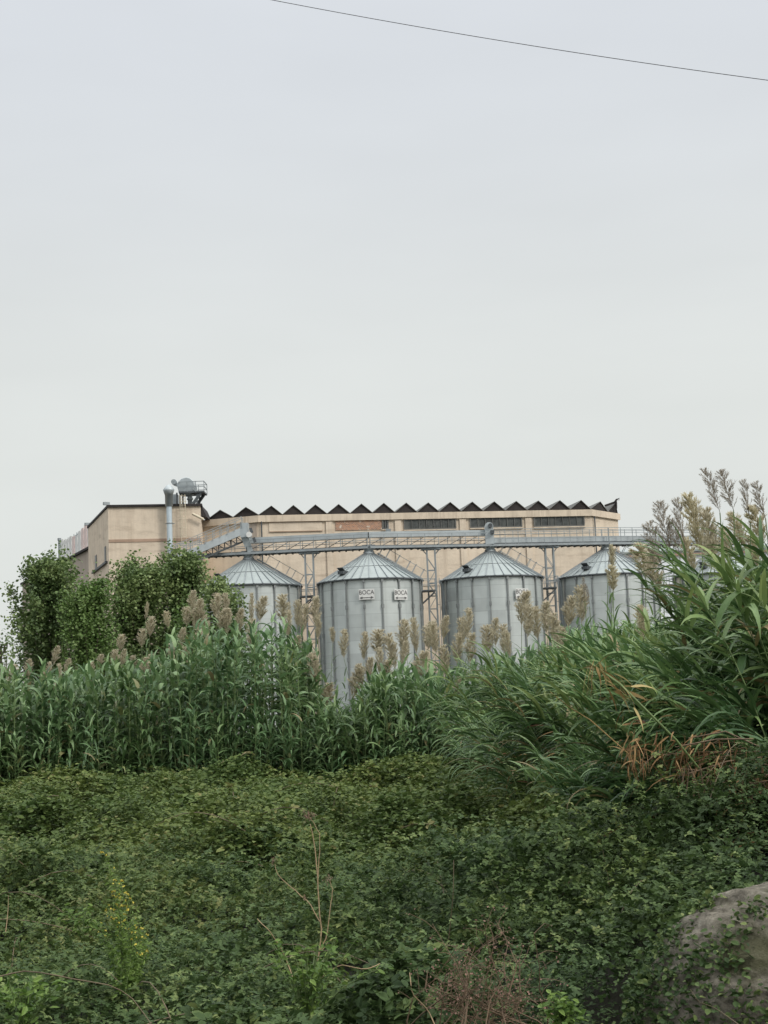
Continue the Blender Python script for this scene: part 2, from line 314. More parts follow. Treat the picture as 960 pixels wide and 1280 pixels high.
M['brick'] = brickmat('brick_infill')
M['duct'] = plain('pale_blue_duct', (.52, .60, .64), .4, .2, var=.08, scale=1, streak=.25, streakcol=(.35, .36, .34))
M['yellowpale'] = plain('pale_paint', (.60, .53, .40), .6, var=.15)
M['white'] = plain('white_paint', (.68, .68, .65), .6, var=.06, scale=1.5)
M['whiteshed'] = plain('white_sheet', (.78, .82, .86), .5, var=.04, scale=.4)
M['pink'] = plain('faded_pink', (.72, .58, .54), .6, var=.15, scale=2)
M['black'] = plain('black_paint', (.10, .10, .10), .8, var=.5, scale=6)
M['concrete'] = plain('concrete', (.33, .31, .28), .9, var=.15, scale=1, streak=.4)
M['cable'] = plain('cable', (.05, .05, .055), .6, var=.1)
M['yellow'] = plain('yellow_petal', (.55, .46, .07), .6, var=.15, scale=30)
M['weed'] = leafmat('weed_leaf', [(0, (0.061, 0.119, 0.024)), (.5, (0.111, 0.190, 0.040)), (1, (0.202, 0.297, 0.071))], rough=.6, trans=.3)
M['drystalk'] = plain('dry_stalk', (.33, .24, .14), .8, var=.25, scale=6)
M['redtwig'] = plain('red_brown_twig', (.14, .095, .058), .8, var=.4, scale=5)
M['seed'] = plain('dry_seedhead', (.20, .12, .09), .9, var=.3, scale=20)
def rockmat():
    m, nt = mat_new('mossy_rock'); L = nt.links.new
    tcn = N_(nt, 'ShaderNodeTexCoord'); nz = N_(nt, 'ShaderNodeTexNoise'); nz.inputs['Scale'].default_value = 9; nz.inputs['Detail'].default_value = 12; nz.inputs['Roughness'].default_value = .75; L(tcn.outputs['Object'], nz.inputs['Vector'])
    c = ramp(nt, nz.outputs[0], [(.36, (.06, .053, .04)), (.46, (.18, .163, .13)), (.54, (.27, .245, .195)), (.66, (.42, .39, .32))])
    n2 = N_(nt, 'ShaderNodeTexNoise'); n2.inputs['Scale'].default_value = 2.4; n2.inputs['Detail'].default_value = 7; L(tcn.outputs['Object'], n2.inputs['Vector'])
    mr = N_(nt, 'ShaderNodeMapRange'); mr.inputs[1].default_value = .52; mr.inputs[2].default_value = .62; mr.inputs[4].default_value = .75; L(n2.outputs[0], mr.inputs[0])
    mx = N_(nt, 'ShaderNodeMix', data_type='RGBA'); L(mr.outputs[0], mx.inputs[0]); L(c, mx.inputs[6]); mx.inputs[7].default_value = (.06, .065, .022, 1)
    b = N_(nt, 'ShaderNodeBsdfPrincipled'); L(mx.outputs[2], b.inputs['Base Color']); b.inputs['Roughness'].default_value = .95; b.inputs['Specular IOR Level'].default_value = .2
    bp = N_(nt, 'ShaderNodeBump'); bp.inputs['Strength'].default_value = 1; bp.inputs['Distance'].default_value = .06; L(nz.outputs[0], bp.inputs['Height']); L(bp.outputs[0], b.inputs['Normal'])
    o = N_(nt, 'ShaderNodeOutputMaterial'); L(b.outputs[0], o.inputs[0]); return m
M['rock'] = rockmat()

# ------------------------------------------------------------------ terrain
def edge_y(x):                           # far edge of the bramble field (the reed stands begin here)
    return np.where(x < 3.0, 39.6, np.clip(41 - (x - 3.0) * 40, 5, 41))
MOUND = P(560, 1120, 11.0)
def bramble_z(x, y):
    z = .66 + .36 * noise(x / 1.9, y / 2.6, 1) + .07 * noise(x / .3, y / .3, 3)
    c = noise(x / .8 + .4 * noise(x, y, 51), y / .9, 2); z = z + .24 * np.tanh(c * 2.2) + .10 * noise(x / .42, y / .42, 4)
    hl = np.clip((noise(x / 1.4 + 7, y / 1.3, 71) - .30) / .25, 0, 1); z = z - .48 * hl * hl * (3 - 2 * hl)
    return hills(x, y, z)
def base_z(x, y): return hills(x, y, .34 + .32 * noise(x / 1.9, y / 2.6, 1))
def hills(x, y, z):
    z = z + .58 * np.exp(-(((x - MOUND[0]) / 1.0) ** 2 + ((y - 11.2) / 1.3) ** 2))
    z = z + 1.1 * np.clip((x - .8) / 1.9, 0, 1) ** 1.2 * np.clip((y - 7.6) / 3, 0, 1) * np.clip((27 - y) / 13, 0, 1)
    z = z - .6 * np.exp(-(((x - 1.5) / .7) ** 2 + ((y - 5.9) / 1.1) ** 2))
    z = z + .30 * np.exp(-(((x + 2.6) / 1.6) ** 2 + ((y - 15) / 2.5) ** 2))
    z = z - .12 * np.clip((y - 24) / 12, 0, 1)
    return z * np.clip((y - 1.5) / 3.0, 0.2, 1)
def ground_z(x, y):
    k = np.clip((47 - y) / 6, 0, 1) * np.clip((y - 2.5) / 2, 0, 1) * np.clip((13 - np.abs(x)) / 3, 0, 1)
    return np.where(k > 0, k * np.maximum(base_z(x, y) - .42, 0), 0) + .04 * noise(x / 3, y / 3, 9) * np.clip((120 - y) / 20, 0, 1)
xs = np.unique(np.concatenate([np.linspace(-14, 14, 113), np.linspace(-60, 60, 41), np.linspace(-3000, 3000, 31)]))
ys = np.unique(np.concatenate([np.linspace(1, 50, 164), np.linspace(-60, 220, 57), np.linspace(-2500, 5000, 31)]))
X, Y = np.meshgrid(xs, ys); Z = ground_z(X, Y)
nx, ny = len(xs), len(ys); i = np.arange(ny - 1)[:, None] * nx + np.arange(nx - 1)[None]
g = G(); g.add(np.stack([X, Y, Z], -1), np.stack([i, i + 1, i + nx + 1, i + nx], -1).reshape(-1, 4), 0, True)
tag(g.build('ground', M['soil']), 'dark earth under the brambles, reeds and silos', 'ground', kind='structure')

# ------------------------------------------------------------------ factory hall behind the silos
ZP = 21.07
A = PZ(253, 651, ZP); B = PZ(323, 645, ZP); Cc = PZ(738, 637.5, ZP); D = PZ(772, 642.7, ZP)
def nrm(p, q):                           # horizontal normal towards the camera
    d = unit(q - p); n = np.array([d[1], -d[0], 0.]); return n if n[1] < 0 else -n
nAB, nBC, nCD = nrm(A, B), nrm(B, Cc), nrm(Cc, D)
fac = empty('factory_hall', ((A[0] + D[0]) / 2, (B[1] + Cc[1]) / 2, 0), 'long beige factory hall with zigzag dark roof rising behind the silos', 'factory')
BACK = -nBC * 26
Db = D + BACK; Ab = A + BACK
g = G(); g.prism([A, B, Cc, D, Db, Ab], 0, ZP - .02); g.build('wall', M['wall'], fac)
g = G()
def onwall(px, py, seg='BC', off=0.0):
    p0, n = {'AB': (A, nAB), 'BC': (B, nBC), 'CD': (Cc, nCD)}[seg]
    return PP(px, py, p0, n) + n * off
def wallquad(g, px0, py0, px1, py1, off, th, seg='BC', mat=0, bottom=None):
    """slab on the facade from one photo corner to the other, heights kept level"""
    a = onwall(px0, py0, seg); b = onwall(px1, py1, seg); n = {'AB': nAB, 'BC': nBC, 'CD': nCD}[seg]
    z1 = a[2]; z0 = b[2] if bottom is None else bottom
    p, q = np.array([a[0], a[1]]), np.array([b[0], b[1]]); m = n[:2]
    g.prism([p + m * off, q + m * off, q + m * (off + th), p + m * (off + th)], z0, z1, mat)
    return (np.array([*p, z0]), np.array([*q, z1]), n)
# parapet band
for (p, q, n) in ((A, B, nAB), (B, Cc, nBC), (Cc, D, nCD)):
    d = unit(q - p); a = p[:2] + n[:2] * .03 - d[:2] * .1; b = q[:2] + n[:2] * .03 + d[:2] * .1
    g.prism([a, b, b + n[:2] * .22, a + n[:2] * .22], ZP - .62, ZP + .03)
g.build('parapet', M['parapet'], fac)
# pilasters and a level joint
g = G()
for px in (578, 660, 411, 497):
    t = onwall(px, 650); w_ = .32
    d = unit(Cc - B)[:2]; c = t[:2] + nBC[:2] * .06
    g = G(); g.prism([c - d * w_, c + d * w_, c + d * w_ + nBC[:2] * .10, c - d * w_ + nBC[:2] * .10], 0, ZP - .7); g.build('pilaster', M['wall'], fac)
g = G(); z = onwall(600, 667)[2]
for (p, q, n) in ((B, Cc, nBC),):
    a = p[:2] + n[:2] * .01; b = q[:2] + n[:2] * .01
    g.prism([a, b, b + n[:2] * .07, a + n[:2] * .07], z - .12, z)
    g.prism([a, b, b + n[:2] * .05, a + n[:2] * .05], z - 5.1, z - 5.0)
g.build('ledge', M['parapet'], fac)
# windows
def window(px0, py0, px1, py1, panes, mat='glass', name='window'):
    g = G(); a, b, n = wallquad(g, px0, py0, px1, py1, .03, .03)
    L = np.linalg.norm((b - a)[:2]); d = np.array([*(b - a)[:2] / L, 0]); H = b[2] - a[2]
    gl = g; g = G()
    o = n * .11
    for k in range(panes + 1):
        p = a + d * (L * k / panes) + o; g.beam(p, p + np.array([0, 0, H]), .06 if 0 < k < panes else .12, .07, up=n)
    for z in (0, 1):
        p = a + np.array([0, 0, H * z]) + o * 1.01; g.beam(p, p + d * L, .07, .05 if z == .5 else .12)
    fr = g.build(name, M['frame'], fac); gl.build('pane', M[mat], fr)
    g = G(); p = a + n * .12 + np.array([0, 0, -.12]); g.beam(p - d * .1, p + d * (L + .1), .24, .1); g.build('sill', M['parapet'], fr)
window(505, 648.5, 569.5, 660.5, 7); window(587.5, 647, 652, 658.3, 7); window(667, 646, 730, 657, 7); window(478, 650, 485, 661, 2)
g = G(); wallquad(g, 419, 651, 477, 662, .03, .05); g.build('brick_infill', M['brick'], fac)
g = G(); a, b, n = wallquad(g, 336, 653, 403, 663.5, .03, .05); g.build('blocked_window', M['wall'], fac)
g = G(); d = unit((b - a) * [1, 1, 0]); L = np.linalg.norm((b - a)[:2])
for z in (a[2], b[2]): g.beam(np.array([a[0], a[1], z]) + n * .1, np.array([a[0], a[1], z]) + n * .1 + d * L, .06, .07)
g.build('blocked_window_edge', M['band'], fac)
g = G(); t = onwall(741, 646, 'CD', .2); g.tube([t, [t[0], t[1], .1]], .07, 8); g.build('downpipe', M['steeldark'], fac); g = G()
t = onwall(326.5, 652, 'BC', .2); g.tube([t, [t[0], t[1], .1]], .07, 8); g.build('downpipe', M['steeldark'], fac)
g = G()   # gray stair recess panel next to the inclined conveyor
wallquad(g, 311, 652, 322, 702, .03, .04, 'AB'); g.build('grey_panel', M['wallgrey'], fac)
# zigzag roof
peaks = [(275, 638), (307, 634.5), (339, 632.8), (366.5, 632), (394, 631.3), (423, 630.8), (451.5, 630.2), (479.5, 629.3), (507.5, 629), (535, 628.8), (562.5, 628.2), (590, 627.8),
         (617.5, 627.5), (645, 627), (672.5, 626.5), (699.5, 626), (726, 625.8), (750, 627.5), (769, 629)]
fx = G(); fd = G(); pr = []
line = [A - nAB * .35, B - nBC * .35, Cc - nBC * .35, D - nCD * .35]
def online(px):
    k = 0 if px < 323 else (1 if px < 738 else 2); p0 = line[k]; n = (nAB, nBC, nCD)[k]
    return PP(px, 640, p0, n)
zz = []
prev = 259
for k, (px, py) in enumerate(peaks):
    nxt = (px + peaks[k + 1][0]) / 2 if k + 1 < len(peaks) else 776
    q = online(px); kk = 0 if px < 323 else (1 if px < 738 else 2)
    pk = PP(px, py, line[kk], (nAB, nBC, nCD)[kk])
    v0 = online((peaks[k - 1][0] + px) / 2 if k else prev); v0[2] = ZP + .12
    v1 = online(min(nxt, 771.5)); v1[2] = ZP + .12
    b_ = BACK * .93
    fd = G(); tb = BACK / 26 * .12; q6 = [v0, v1, pk - [0, 0, .004], v0 + tb, v1 + tb, pk + tb - [0, 0, .004]]; fd.add(q6, [[0, 1, 2], [5, 4, 3]], 0); fd.F.append((np.array([[0, 3, 4, 1], [1, 4, 5, 2], [2, 5, 3, 0]]), 0, False)); fd.build('gable_board', M['roofdark'], fac)
    for a_, c_ in ((v0, pk), (pk, v1)):
        f = -BACK / 26 * .16; up = np.array([0, 0, .05])
        c4 = [a_ + f, c_ + f, c_ + b_, a_ + b_]
        fx.hexa([*c4, *(p + up for p in c4)])
    if k in (0, 1): pass
fx.build('roof', M['rooffibre'], fac)
g = G(); q = onwall(769, 636, 'CD', .15); pts = [q, q + [0.02, 0, .55], q + [-.1, 0, .75], q + [.08, 0, .95], q + [.34, 0, 1.08], q + [.3, 0, .85]]
g.tube(pts, [.09, .1, .13, .12, .07, .04], 6); g.beam(q + [-1.2, .1, .35], q + [.1, .1, .75], .08, .22); g.build('curled_flashing', M['roofdark'], fac)
g = G(); q = onwall(484, 668, 'BC', .1); g.beam(q, q + nBC * .5, .06, .06); g.box(q + nBC * .6 + [0, 0, .3], (.5, .35, .3)); g.beam(q + nBC * .45, q + nBC * .45 + [0, 0, .9], .05, .05); g.build('floodlight', M['steel'], fac)

# ------------------------------------------------------------------ corner block
E = P(135, 634, 143); ZE = E[2]
F_ = PZ(250.5, 632.3, ZE); E2 = PZ(110, 660, ZE); F2 = F_ + np.array([-.6, 7.5, 0])
nEF, nEE = nrm(E, F_), unit(np.array([-(E2 - E)[1], (E2 - E)[0], 0.])); nEE = nEE if nEE[0] < 0 else -nEE
blk = empty('corner_block', ((E[0] + F_[0]) / 2, E[1], 0), 'tall plain beige block with flat dark roof edge at left end of hall', 'building')
g = G(); E3 = F2 + np.array([-12, 8, 0]); g.prism([E, F_, F2, E3, E2], 0, ZE - .02); g.build('wall', M['wall'], blk)
def offs(poly, k):
    c = np.mean([p[:2] for p in poly], 0); return [np.array([*(c + (p[:2] - c) * k)]) for p in poly]
g = G(); g.prism(offs([E, F_, F2, E3, E2], 1.025), ZE - .02 + .002, ZE + .2); g.build('roof', M['roofdark'], blk)
g = G()
for (py0, py1, mt) in ((674.5, 677.8, 0),):
    a = PP(135, py0, E, nEF); b = PP(250, py1, E, nEF); z1 = a[2]; z0 = z1 - .28
    g.prism([E[:2] + nEF[:2] * .01, F_[:2] + nEF[:2] * .01, F_[:2] + nEF[:2] * .05, E[:2] + nEF[:2] * .05], z0, z1)
g.build('floor_band', M['band'], blk)
def slit(px, y0, y1, wd):
    g = G(); a = PP(px, y0, E, nEE); b = PP(px, y1, E, nEE); d = unit(E2 - E); d[2] = 0
    c = (a + b) / 2; h = abs(a[2] - b[2]); g.beam(c + [0, 0, -h / 2] + nEE * .03, c + [0, 0, h / 2] + nEE * .03, wd, .06, up=nEE); g.build('slit_window', M['glass'], blk)
slit(120.3, 694, 714, 1.3); slit(132, 683, 701.5, 1.0)
g = G(); a = PP(117, 716.5, E, nEE); b = PP(134.5, 702.5, E, nEE); g.beam([a[0], a[1], b[2]] + nEE * .1, b + nEE * .1, .22, .2); g.build('sill', M['steeldark'], blk)
g = G(); q = F_ + np.array([.02, 1.2, 0]); r_ = PP(261, 650, F_ + [0, 3.5, 0], np.array([0., 1, 0]))
g.prism([F_[:2] + [.03, .3], [r_[0], r_[1]], F2[:2] + [.5, 0], F2[:2] + [.03, 0]], 0, 1)  # low plinth strip
g = G(); a = F_ + [.02, .5, .15]; b = np.array([r_[0] + .1, F_[1] + .9, r_[2]]); c = np.array([a[0], b[1] - .4, b[2]])
t_ = np.array([0, 5.0, 0]); g.add([a, b, c, a + t_, b + t_, c + t_], [[0, 1, 2], [5, 4, 3]], 0); g.add([a, b, c, a + t_, b + t_, c + t_], [[0, 3, 4, 1], [1, 4, 5, 2], [2, 5, 3, 0]], 0)
g.build('roof_skirt', M['roofdark'], blk)
g = G(); a = PP(240, 643, F_, nEF) + nEF * .5; b = PP(254, 650, F_, nEF) + nEF * .5; g.tube([a, b], .12, 8); g.build('vent_pipe', M['yellowpale'], blk)
for k, (px, py) in enumerate(((133, 631.5), (109.5, 657))):
    g = G(); q = P(px, py, 143.5 if k == 0 else 158); g.box(q + [0, 0, .15], (.6, .3, .28), .5); g.beam(q + [.1, .1, -.25], q + [0, 0, .1], .06, .06); g.build('floodlight', M['steel'], blk)

# duct on the block
q = PP(211.3, 632, E + nEF * .75, nEF); dc = np.array([q[0], q[1], 0])
du = empty('exhaust_duct', dc, 'pale blue round duct with cone cap running up the beige block', 'duct')
g = G(); g.lathe(dc, [(.27, 0), (.27, ZE - .1)], 24); g.build('pipe', M['duct'], du)
zc = lambda py: P(211.3, py, dc[1])[2]
g = G(); g.lathe(dc, [(.27, ZE - .12), (.37, ZE - .1), (.37, zc(619)), (.38, zc(619)), (.53, zc(613)), (.53, zc(612)), (.2, zc(606.5)), (.05, zc(605.8))], 24); g.build('cap', M['casing'], du)
for z in np.arange(2, ZE - .5, 2.6): g = G(); g.lathe(dc, [(.29, z), (.31, z + .01), (.31, z + .09), (.29, z + .1)], 20); g.box(dc + [0, .35, z + .05], (.9, .08, .08)); g.build('clamp', M['steel'], du)
# ladder on the block
q = PP(229.5, 660, E + nEF * .5, nEF)
ld = empty('caged_ladder', (q[0], q[1], ZE - 8), 'thin pale caged ladder climbing the beige block beside the duct', 'ladder')
g = G(); z0, z1 = PP(229.5, 690, E + nEF * .5, nEF)[2], ZE + 1.0
for s in (-.22, .22): g.beam([q[0] + s, q[1], z0], [q[0] + s, q[1], z1], .05, .05)
for z in np.arange(z0, z1, .3): g.beam([q[0] - .22, q[1], z], [q[0] + .22, q[1], z], .03, .03)
g.build('rungs', M['yellowpale'], ld)
g = G(); th = np.linspace(-math.pi * .08, -math.pi * .92, 8)
for z in np.arange(z0 + 1.4, z1, .85): g.tube([[q[0] + .36 * math.cos(a), q[1] - .05 + .62 * math.sin(a), z] for a in th], .022, 4)
for a in (-math.pi / 4, -math.pi / 2, -3 * math.pi / 4): x_, y_ = q[0] + .36 * math.cos(a), q[1] - .05 + .62 * math.sin(a); g.beam([x_, y_, z0 + 1.4], [x_, y_, z1], .035, .02)
g.build('cage', M['yellowpale'], ld)

# dust filter on the roof
YF = 145.5
f0 = P(234, 632, YF); flt = empty('dust_filter', (f0[0], YF, ZE + .2), 'round grey dust filter with fan on a railed platform atop block', 'dust filter')
q = P(234, 609, YF); g = G(); g.lathe(q - [0, .9, 0], [(.02, 0), (.80, 0), (.86, .05), (.86, 1.75), (.80, 1.8), (.02, 1.8)], 12, smooth=False, ax='y')
g.build('filter_drum', M['casing'], flt)
zf = P(241, 617, YF)[2]; xl, xr = P(225.5, 617, YF)[0], P(257, 617, YF)[0]
g = G(); g.box(((xl + xr) / 2, YF, zf), (xr - xl, 2.4, .16)); g.build('platform', M['steeldark'], flt)
g = G()
for y_ in (YF - 1.2, YF + 1.2):
    for z in (.5, 1.0): g.beam([xl, y_, zf + z], [xr, y_, zf + z], .06, .06)
    for x_ in np.linspace(xl, xr, 4): g.beam([x_, y_, zf], [x_, y_, zf + 1.0], .06, .06)
for x_ in (xl, xr):
    for z in (.5, 1.0): g.beam([x_, YF - 1.2, zf + z], [x_, YF + 1.2, zf + z], .06, .06)
g.build('railing', M['steel'], flt)
zr = ZE + .2
for px in (223, 227, 248):
    for y_ in (YF - 1, YF + 1): x_ = P(px, 625, YF)[0]; g = G(); g.beam([x_, y_, zr], [x_, y_, zf], .14, .14); g.build('support_leg', M['steeldark'], flt)
x_ = P(243, 630, YF)[0]
for y_ in (YF - 1, YF + 1): g = G(); g.beam([x_, y_, zr], [xr - .3, y_, zf - .05], .16, .28); g.build('brace', M['steeldark'], flt)
q = P(237.5, 625, YF); g = G(); g.lathe([q[0], YF, 0], [(.22, zr), (.22, zr + .5), (.3, zr + .55), (.3, zr + .65), (.2, zf - .3), (.45, zf - .05)], 16); g.build('outlet_pipe', M['casing'], flt)
g = G(); q = P(219.3, 625, YF); g.box([q[0], YF, (zr + zf) / 2], (.5, .8, zf - zr - .1)); g.build('fan_box', M['casing'], flt)
q = P(217.8, 603, YF); g = G(); g.lathe(q - [0, .4, 0], [(.02, 0), (.26, 0), (.26, .7), (.02, .7)], 16, smooth=False, ax='y'); g.beam(q + [0, 0, -.15], P(229, 608.5, YF), .4, .3); g.build('fan', M['steel'], flt)

# ------------------------------------------------------------------ lower wing at the left and its rooftop sign
ZW = P(116, 683.5, 160)[2]
W1 = P(117.5, 683, 160); W1[2] = ZW; W2 = PZ(60, 713.5, ZW); W3 = PZ(28, 731, ZW)
nW = nrm(W1, W3)
wg = empty('low_wing', ((W1 + W3) / 2 * [1, 1, 0]), 'grey beige wing receding to the left behind the leftmost tree', 'building')
g = G(); bk = -nW * 9; g.prism([W1, W3, W3 + bk, W1 + bk], 0, ZW - .02); g.build('wall', M['wallgrey'], wg)
g = G(); g.prism([W1[:2] + nW[:2] * .3, W3[:2] + nW[:2] * .3, (W3 + bk)[:2], (W1 + bk)[:2]], ZW - .018, ZW + .22); g.build('roof', M['roofdark'], wg)
sg = empty('rooftop_sign', (W1 + W2) / 2 + [0, 0, .2], 'faded white rooftop sign boards seen edge-on above the low wing', 'sign')
pts = np.linspace(0, 1, 12); P0 = W1 + (W2 - W1) * .02 - nW * .5; P1 = W1 + (W2 - W1) * .78 - nW * .5
for k in range(12):
    c = P0 + (P1 - P0) * (k + .5) / 12; h_ = [2.1, 2.0, 2.2, 2.5, 2.3, 2.2, 1.9, 2.0, 2.2, 2.1, 2.2, 2.4][k] * 1.05
    dd = unit(P1 - P0); L = np.linalg.norm(P1 - P0) / 12 * .72
    g = G(); g.beam(c - dd * L / 2 + [0, 0, .55 + h_ / 2], c + dd * L / 2 + [0, 0, .55 + h_ / 2], .12, h_); g.build('sign_board', M['pink' if k in (3, 4, 7) else 'white'], sg)
g = G()
for k in range(13): c = P0 + (P1 - P0) * k / 12 - nW * .2; g.beam(c + [0, 0, .2], c + [0, 0, 3.0], .08, .08); g.beam(c + [0, 0, 2.2], c - nW * 1.3 + [0, 0, .2], .06, .06)
for z in (.5, 1.6, 2.7): g.beam(P0 - nW * .12 + [0, 0, z], P1 - nW * .12 + [0, 0, z], .06, .08)
g.build('sign_frame', M['steel'], sg)
c = P1 + unit(P1 - P0) * 1.0
g = G(); g.tube([c + [0, 0, .1], c + [0, 0, 3.2]], .16, 8); g.tube([c + [0, 0, 3.15], c + [0, 0, 3.45]], .22, 8)
tag(g.build('roof_mast', M['steel'], origin=c), 'short grey mast at the far left end of rooftop sign', 'mast')

# white shed far right
ws = empty('white_shed', P(860, 800, 172) * [1, 1, 0], 'white sheet-clad shed glimpsed behind the right-hand silos', 'shed')
a = P(770, 681, 172); b = P(1000, 690, 172); zt = P(800, 681, 172)[2]
g = G(); g.prism([a[:2], b[:2], b[:2] + [2, 25], a[:2] + [2, 25]], 0, zt - 1.0); g.build('wall', M['whiteshed'], ws)
g = G(); xa, xb = a[0] - .3, b[0] + .3; y0 = 171.6; zt0 = zt - .98
g.add([[xa, y0, zt0], [xb, y0, zt0], [xb, y0 + 13, zt0 + 1.5], [xa, y0 + 13, zt0 + 1.5], [xb, y0 + 27, zt0], [xa, y0 + 27, zt0],
       [xa, y0, zt0 + .2], [xb, y0, zt0 + .2], [xb, y0 + 13, zt0 + 1.7], [xa, y0 + 13, zt0 + 1.7], [xb, y0 + 27, zt0 + .2], [xa, y0 + 27, zt0 + .2]],
      [[0, 3, 2, 1], [3, 5, 4, 2], [6, 7, 8, 9], [9, 8, 10, 11], [0, 1, 7, 6], [4, 5, 11, 10]], 0); g.build('roof', M['siloroof'], ws)
g = G(); g.box(((xa + xb) / 2, 171.85, zt - 1.3), (xb - xa, .25, .22)); g.build('gutter', M['band'], ws)

# ------------------------------------------------------------------ silos
SR, SH, SPK = 4.5, 13.16, 2.75
def make_silo():
    root = empty('grain_silo', (0, 0, 0), 'x', 'silo', 'grain silos in a row')
    g = G(); zs = np.arange(.5, SH + .001, .055); prof = [(SR + .012 * math.sin(2 * math.pi * z / .11), z) for z in zs]; g.lathe((0, 0, 0), prof, 108)
    g.build('body', M['silo'], root)
    g = G()
    for k in range(18):
        a = 2 * math.pi * (k + .18) / 18; d = np.array([math.cos(a), math.sin(a), 0]); t = np.array([-d[1], d[0], 0])
        g.beam(d * (SR + .06) + [0, 0, .5], d * (SR + .06) + [0, 0, SH - .05], .15, .12, up=t)
        for z in np.arange(1.6, SH, 2.24): g.beam(d * (SR + .075) + [0, 0, z], d * (SR + .075) + [0, 0, z + .35], .19, .20, up=t)
    g.build('stiffeners', M['rib'], root)
    g = G(); n = 36; rr = SR + .16
    for k in range(n):
        a0, a1 = 2 * math.pi * k / n, 2 * math.pi * (k + 1) / n
        r0, z0_ = .45, SH + SPK - .25; rm, zm = 2.6, SH + SPK - .25 - (SPK - .25) * (2.6 - .45) / (rr - .45)
        for (ra, za, rb, zb) in ((rr, SH - .02, rm, zm), (rm - .0, zm + .035, r0, z0_ + .035)):
            g.add([(ra * math.cos(a0), ra * math.sin(a0), za), (ra * math.cos(a1), ra * math.sin(a1), za), (rb * math.cos(a1), rb * math.sin(a1), zb), (rb * math.cos(a0), rb * math.sin(a0), zb)], [[0, 1, 2, 3]], 0)
    g.build('roof', M['siloroof'], root)
    g = G()
    for k in range(n):
        a = 2 * math.pi * k / n; d = np.array([math.cos(a), math.sin(a), 0])
        g.beam(d * (rr + .02) + [0, 0, SH + .03], d * .45 + [0, 0, SH + SPK - .19], .05, .085)
    g.build('roof_seams', M['steel'], root)
    g = G(); g.lathe((0, 0, 0), [(rr + .02, SH - .12), (rr + .05, SH - .1), (rr + .05, SH + .02), (rr - .02, SH + .04)], 72)
    for k in range(36): a = 2 * math.pi * k / 36; g.box(((rr + .06) * math.cos(a), (rr + .06) * math.sin(a), SH - .05), (.10, .16, .12), a)
    g.build('eave_ring', M['steeldark'], root)
    g = G(); g.lathe((0, 0, 0), [(.5, SH + SPK - .28), (.5, SH + SPK - .05), (.42, SH + SPK), (.42, SH + SPK + .18), (.55, SH + SPK + .2), (.55, SH + SPK + .25), (.02, SH + SPK + .25)], 24); g.build('top_collar', M['casing'], root)
    # roof hatch at the front left
    g = G(); a = R(-128); d = np.array([math.cos(a), math.sin(a), 0]); sl_ = (SPK - .25) / (rr - .45)
    c = d * 3.7 + [0, 0, SH + (rr - 3.7) * sl_ + .12]; g.box(c, (.75, .6, .28), a); g.beam(c + [0, 0, .1], c + d * .45 + [0, 0, .42], .6, .05); g.build('hatch', M['steeldark'], root)
    # roof ladder with rails on the right slope
    g = G(); a = R(8); d = np.array([math.cos(a), math.sin(a), 0]); t = np.array([-d[1], d[0], 0]); nn = unit(np.array([d[0] * sl_, d[1] * sl_, 1]))
    top = d * .7 + [0, 0, SH + SPK - .3]; bot = d * rr + [0, 0, SH]
    for s in (-.3, .3): g.beam(top + t * s + nn * .15, bot + t * s + nn * .15, .05, .07); g.beam(top + t * s + nn * 1.0, bot + t * s + nn * 1.0, .04, .04) if s > 0 else None
    for k in range(16): c = top + (bot - top) * (k + .5) / 16 + nn * .15; g.beam(c - t * .3, c + t * .3, .04, .04)
    for k in (0, 1.1, 2.8, 4.6, 5.6, 7): 
        c = top + (bot - top) * (k + .3) / 7.8
        for s in (-.3, .3): g.beam(c + t * s, c + t * s + nn * 1.0, .045, .045)
        g.beam(c - t * .3 + nn * 1.0, c + t * .3 + nn * 1.0, .045, .045)
    g.build('roof_ladder', M['steel'], root)
    g = G(); zf = SH - 1.0; x0, x1 = SR + .12, SR + 1.25
    g.box(((x0 + x1) / 2, -.2, zf), (x1 - x0, 1.6, .12))
    for y_ in (-1.0, .6): g.beam([x1 - .05, y_, zf - .1], [x0, y_, zf - 1.05], .09, .09)
    pf = g.build('service_platform', M['steeldark'], root)
    g = G()
    for y_ in (-1.0, .6):
        for z in (.55, 1.05): g.beam([x0, y_, zf + z], [x1, y_, zf + z], .045, .045)
        for x_ in (x0, (x0 + x1) / 2, x1): g.beam([x_, y_, zf], [x_, y_, zf + 1.05], .045, .045)
    for z in (.55, 1.05): g.beam([x1, -1.0, zf + z], [x1, .6, zf + z], .045, .045)
    g.build('handrail', M['steel'], pf)
    g = G(); g.lathe((0, 0, 0), [(SR + .35, -.2), (SR + .35, .5), (SR - .3, .5)], 48); g.build('footing', M['concrete'], root)
    return root
def copy_tree(o, parent=None):
    c = o.copy(); COL.objects.link(c); c.parent = parent
    for ch in [x for x in o.children]: copy_tree(ch, c)
    return c
sil = [(311.5, 729, 135.5, 'corrugated steel silo half hidden by trees, below the inclined conveyor'),
       (462.5, 727.5, 134.5, 'steel silo with two white lettered signs below its eave'),
       (614.5, 724.5, 137, 'steel silo whose single white sign is masked by a reed plume'),
       (759.5, 721.5, 139.6, 'steel silo just beyond the right end of the beige hall'),
       (903, 719, 143.5, 'barely visible steel silo tucked behind the tall right-hand reeds')]
proto = make_silo(); allobj = []
SC = []
for k, (px, py, Yd, lab) in enumerate(sil):
    o = proto if k == 0 else copy_tree(proto); q = P(px, py, Yd); o.location = (q[0], q[1], 0); o['label'] = lab
    o.rotation_euler.z = 0; SC.append((q, o))
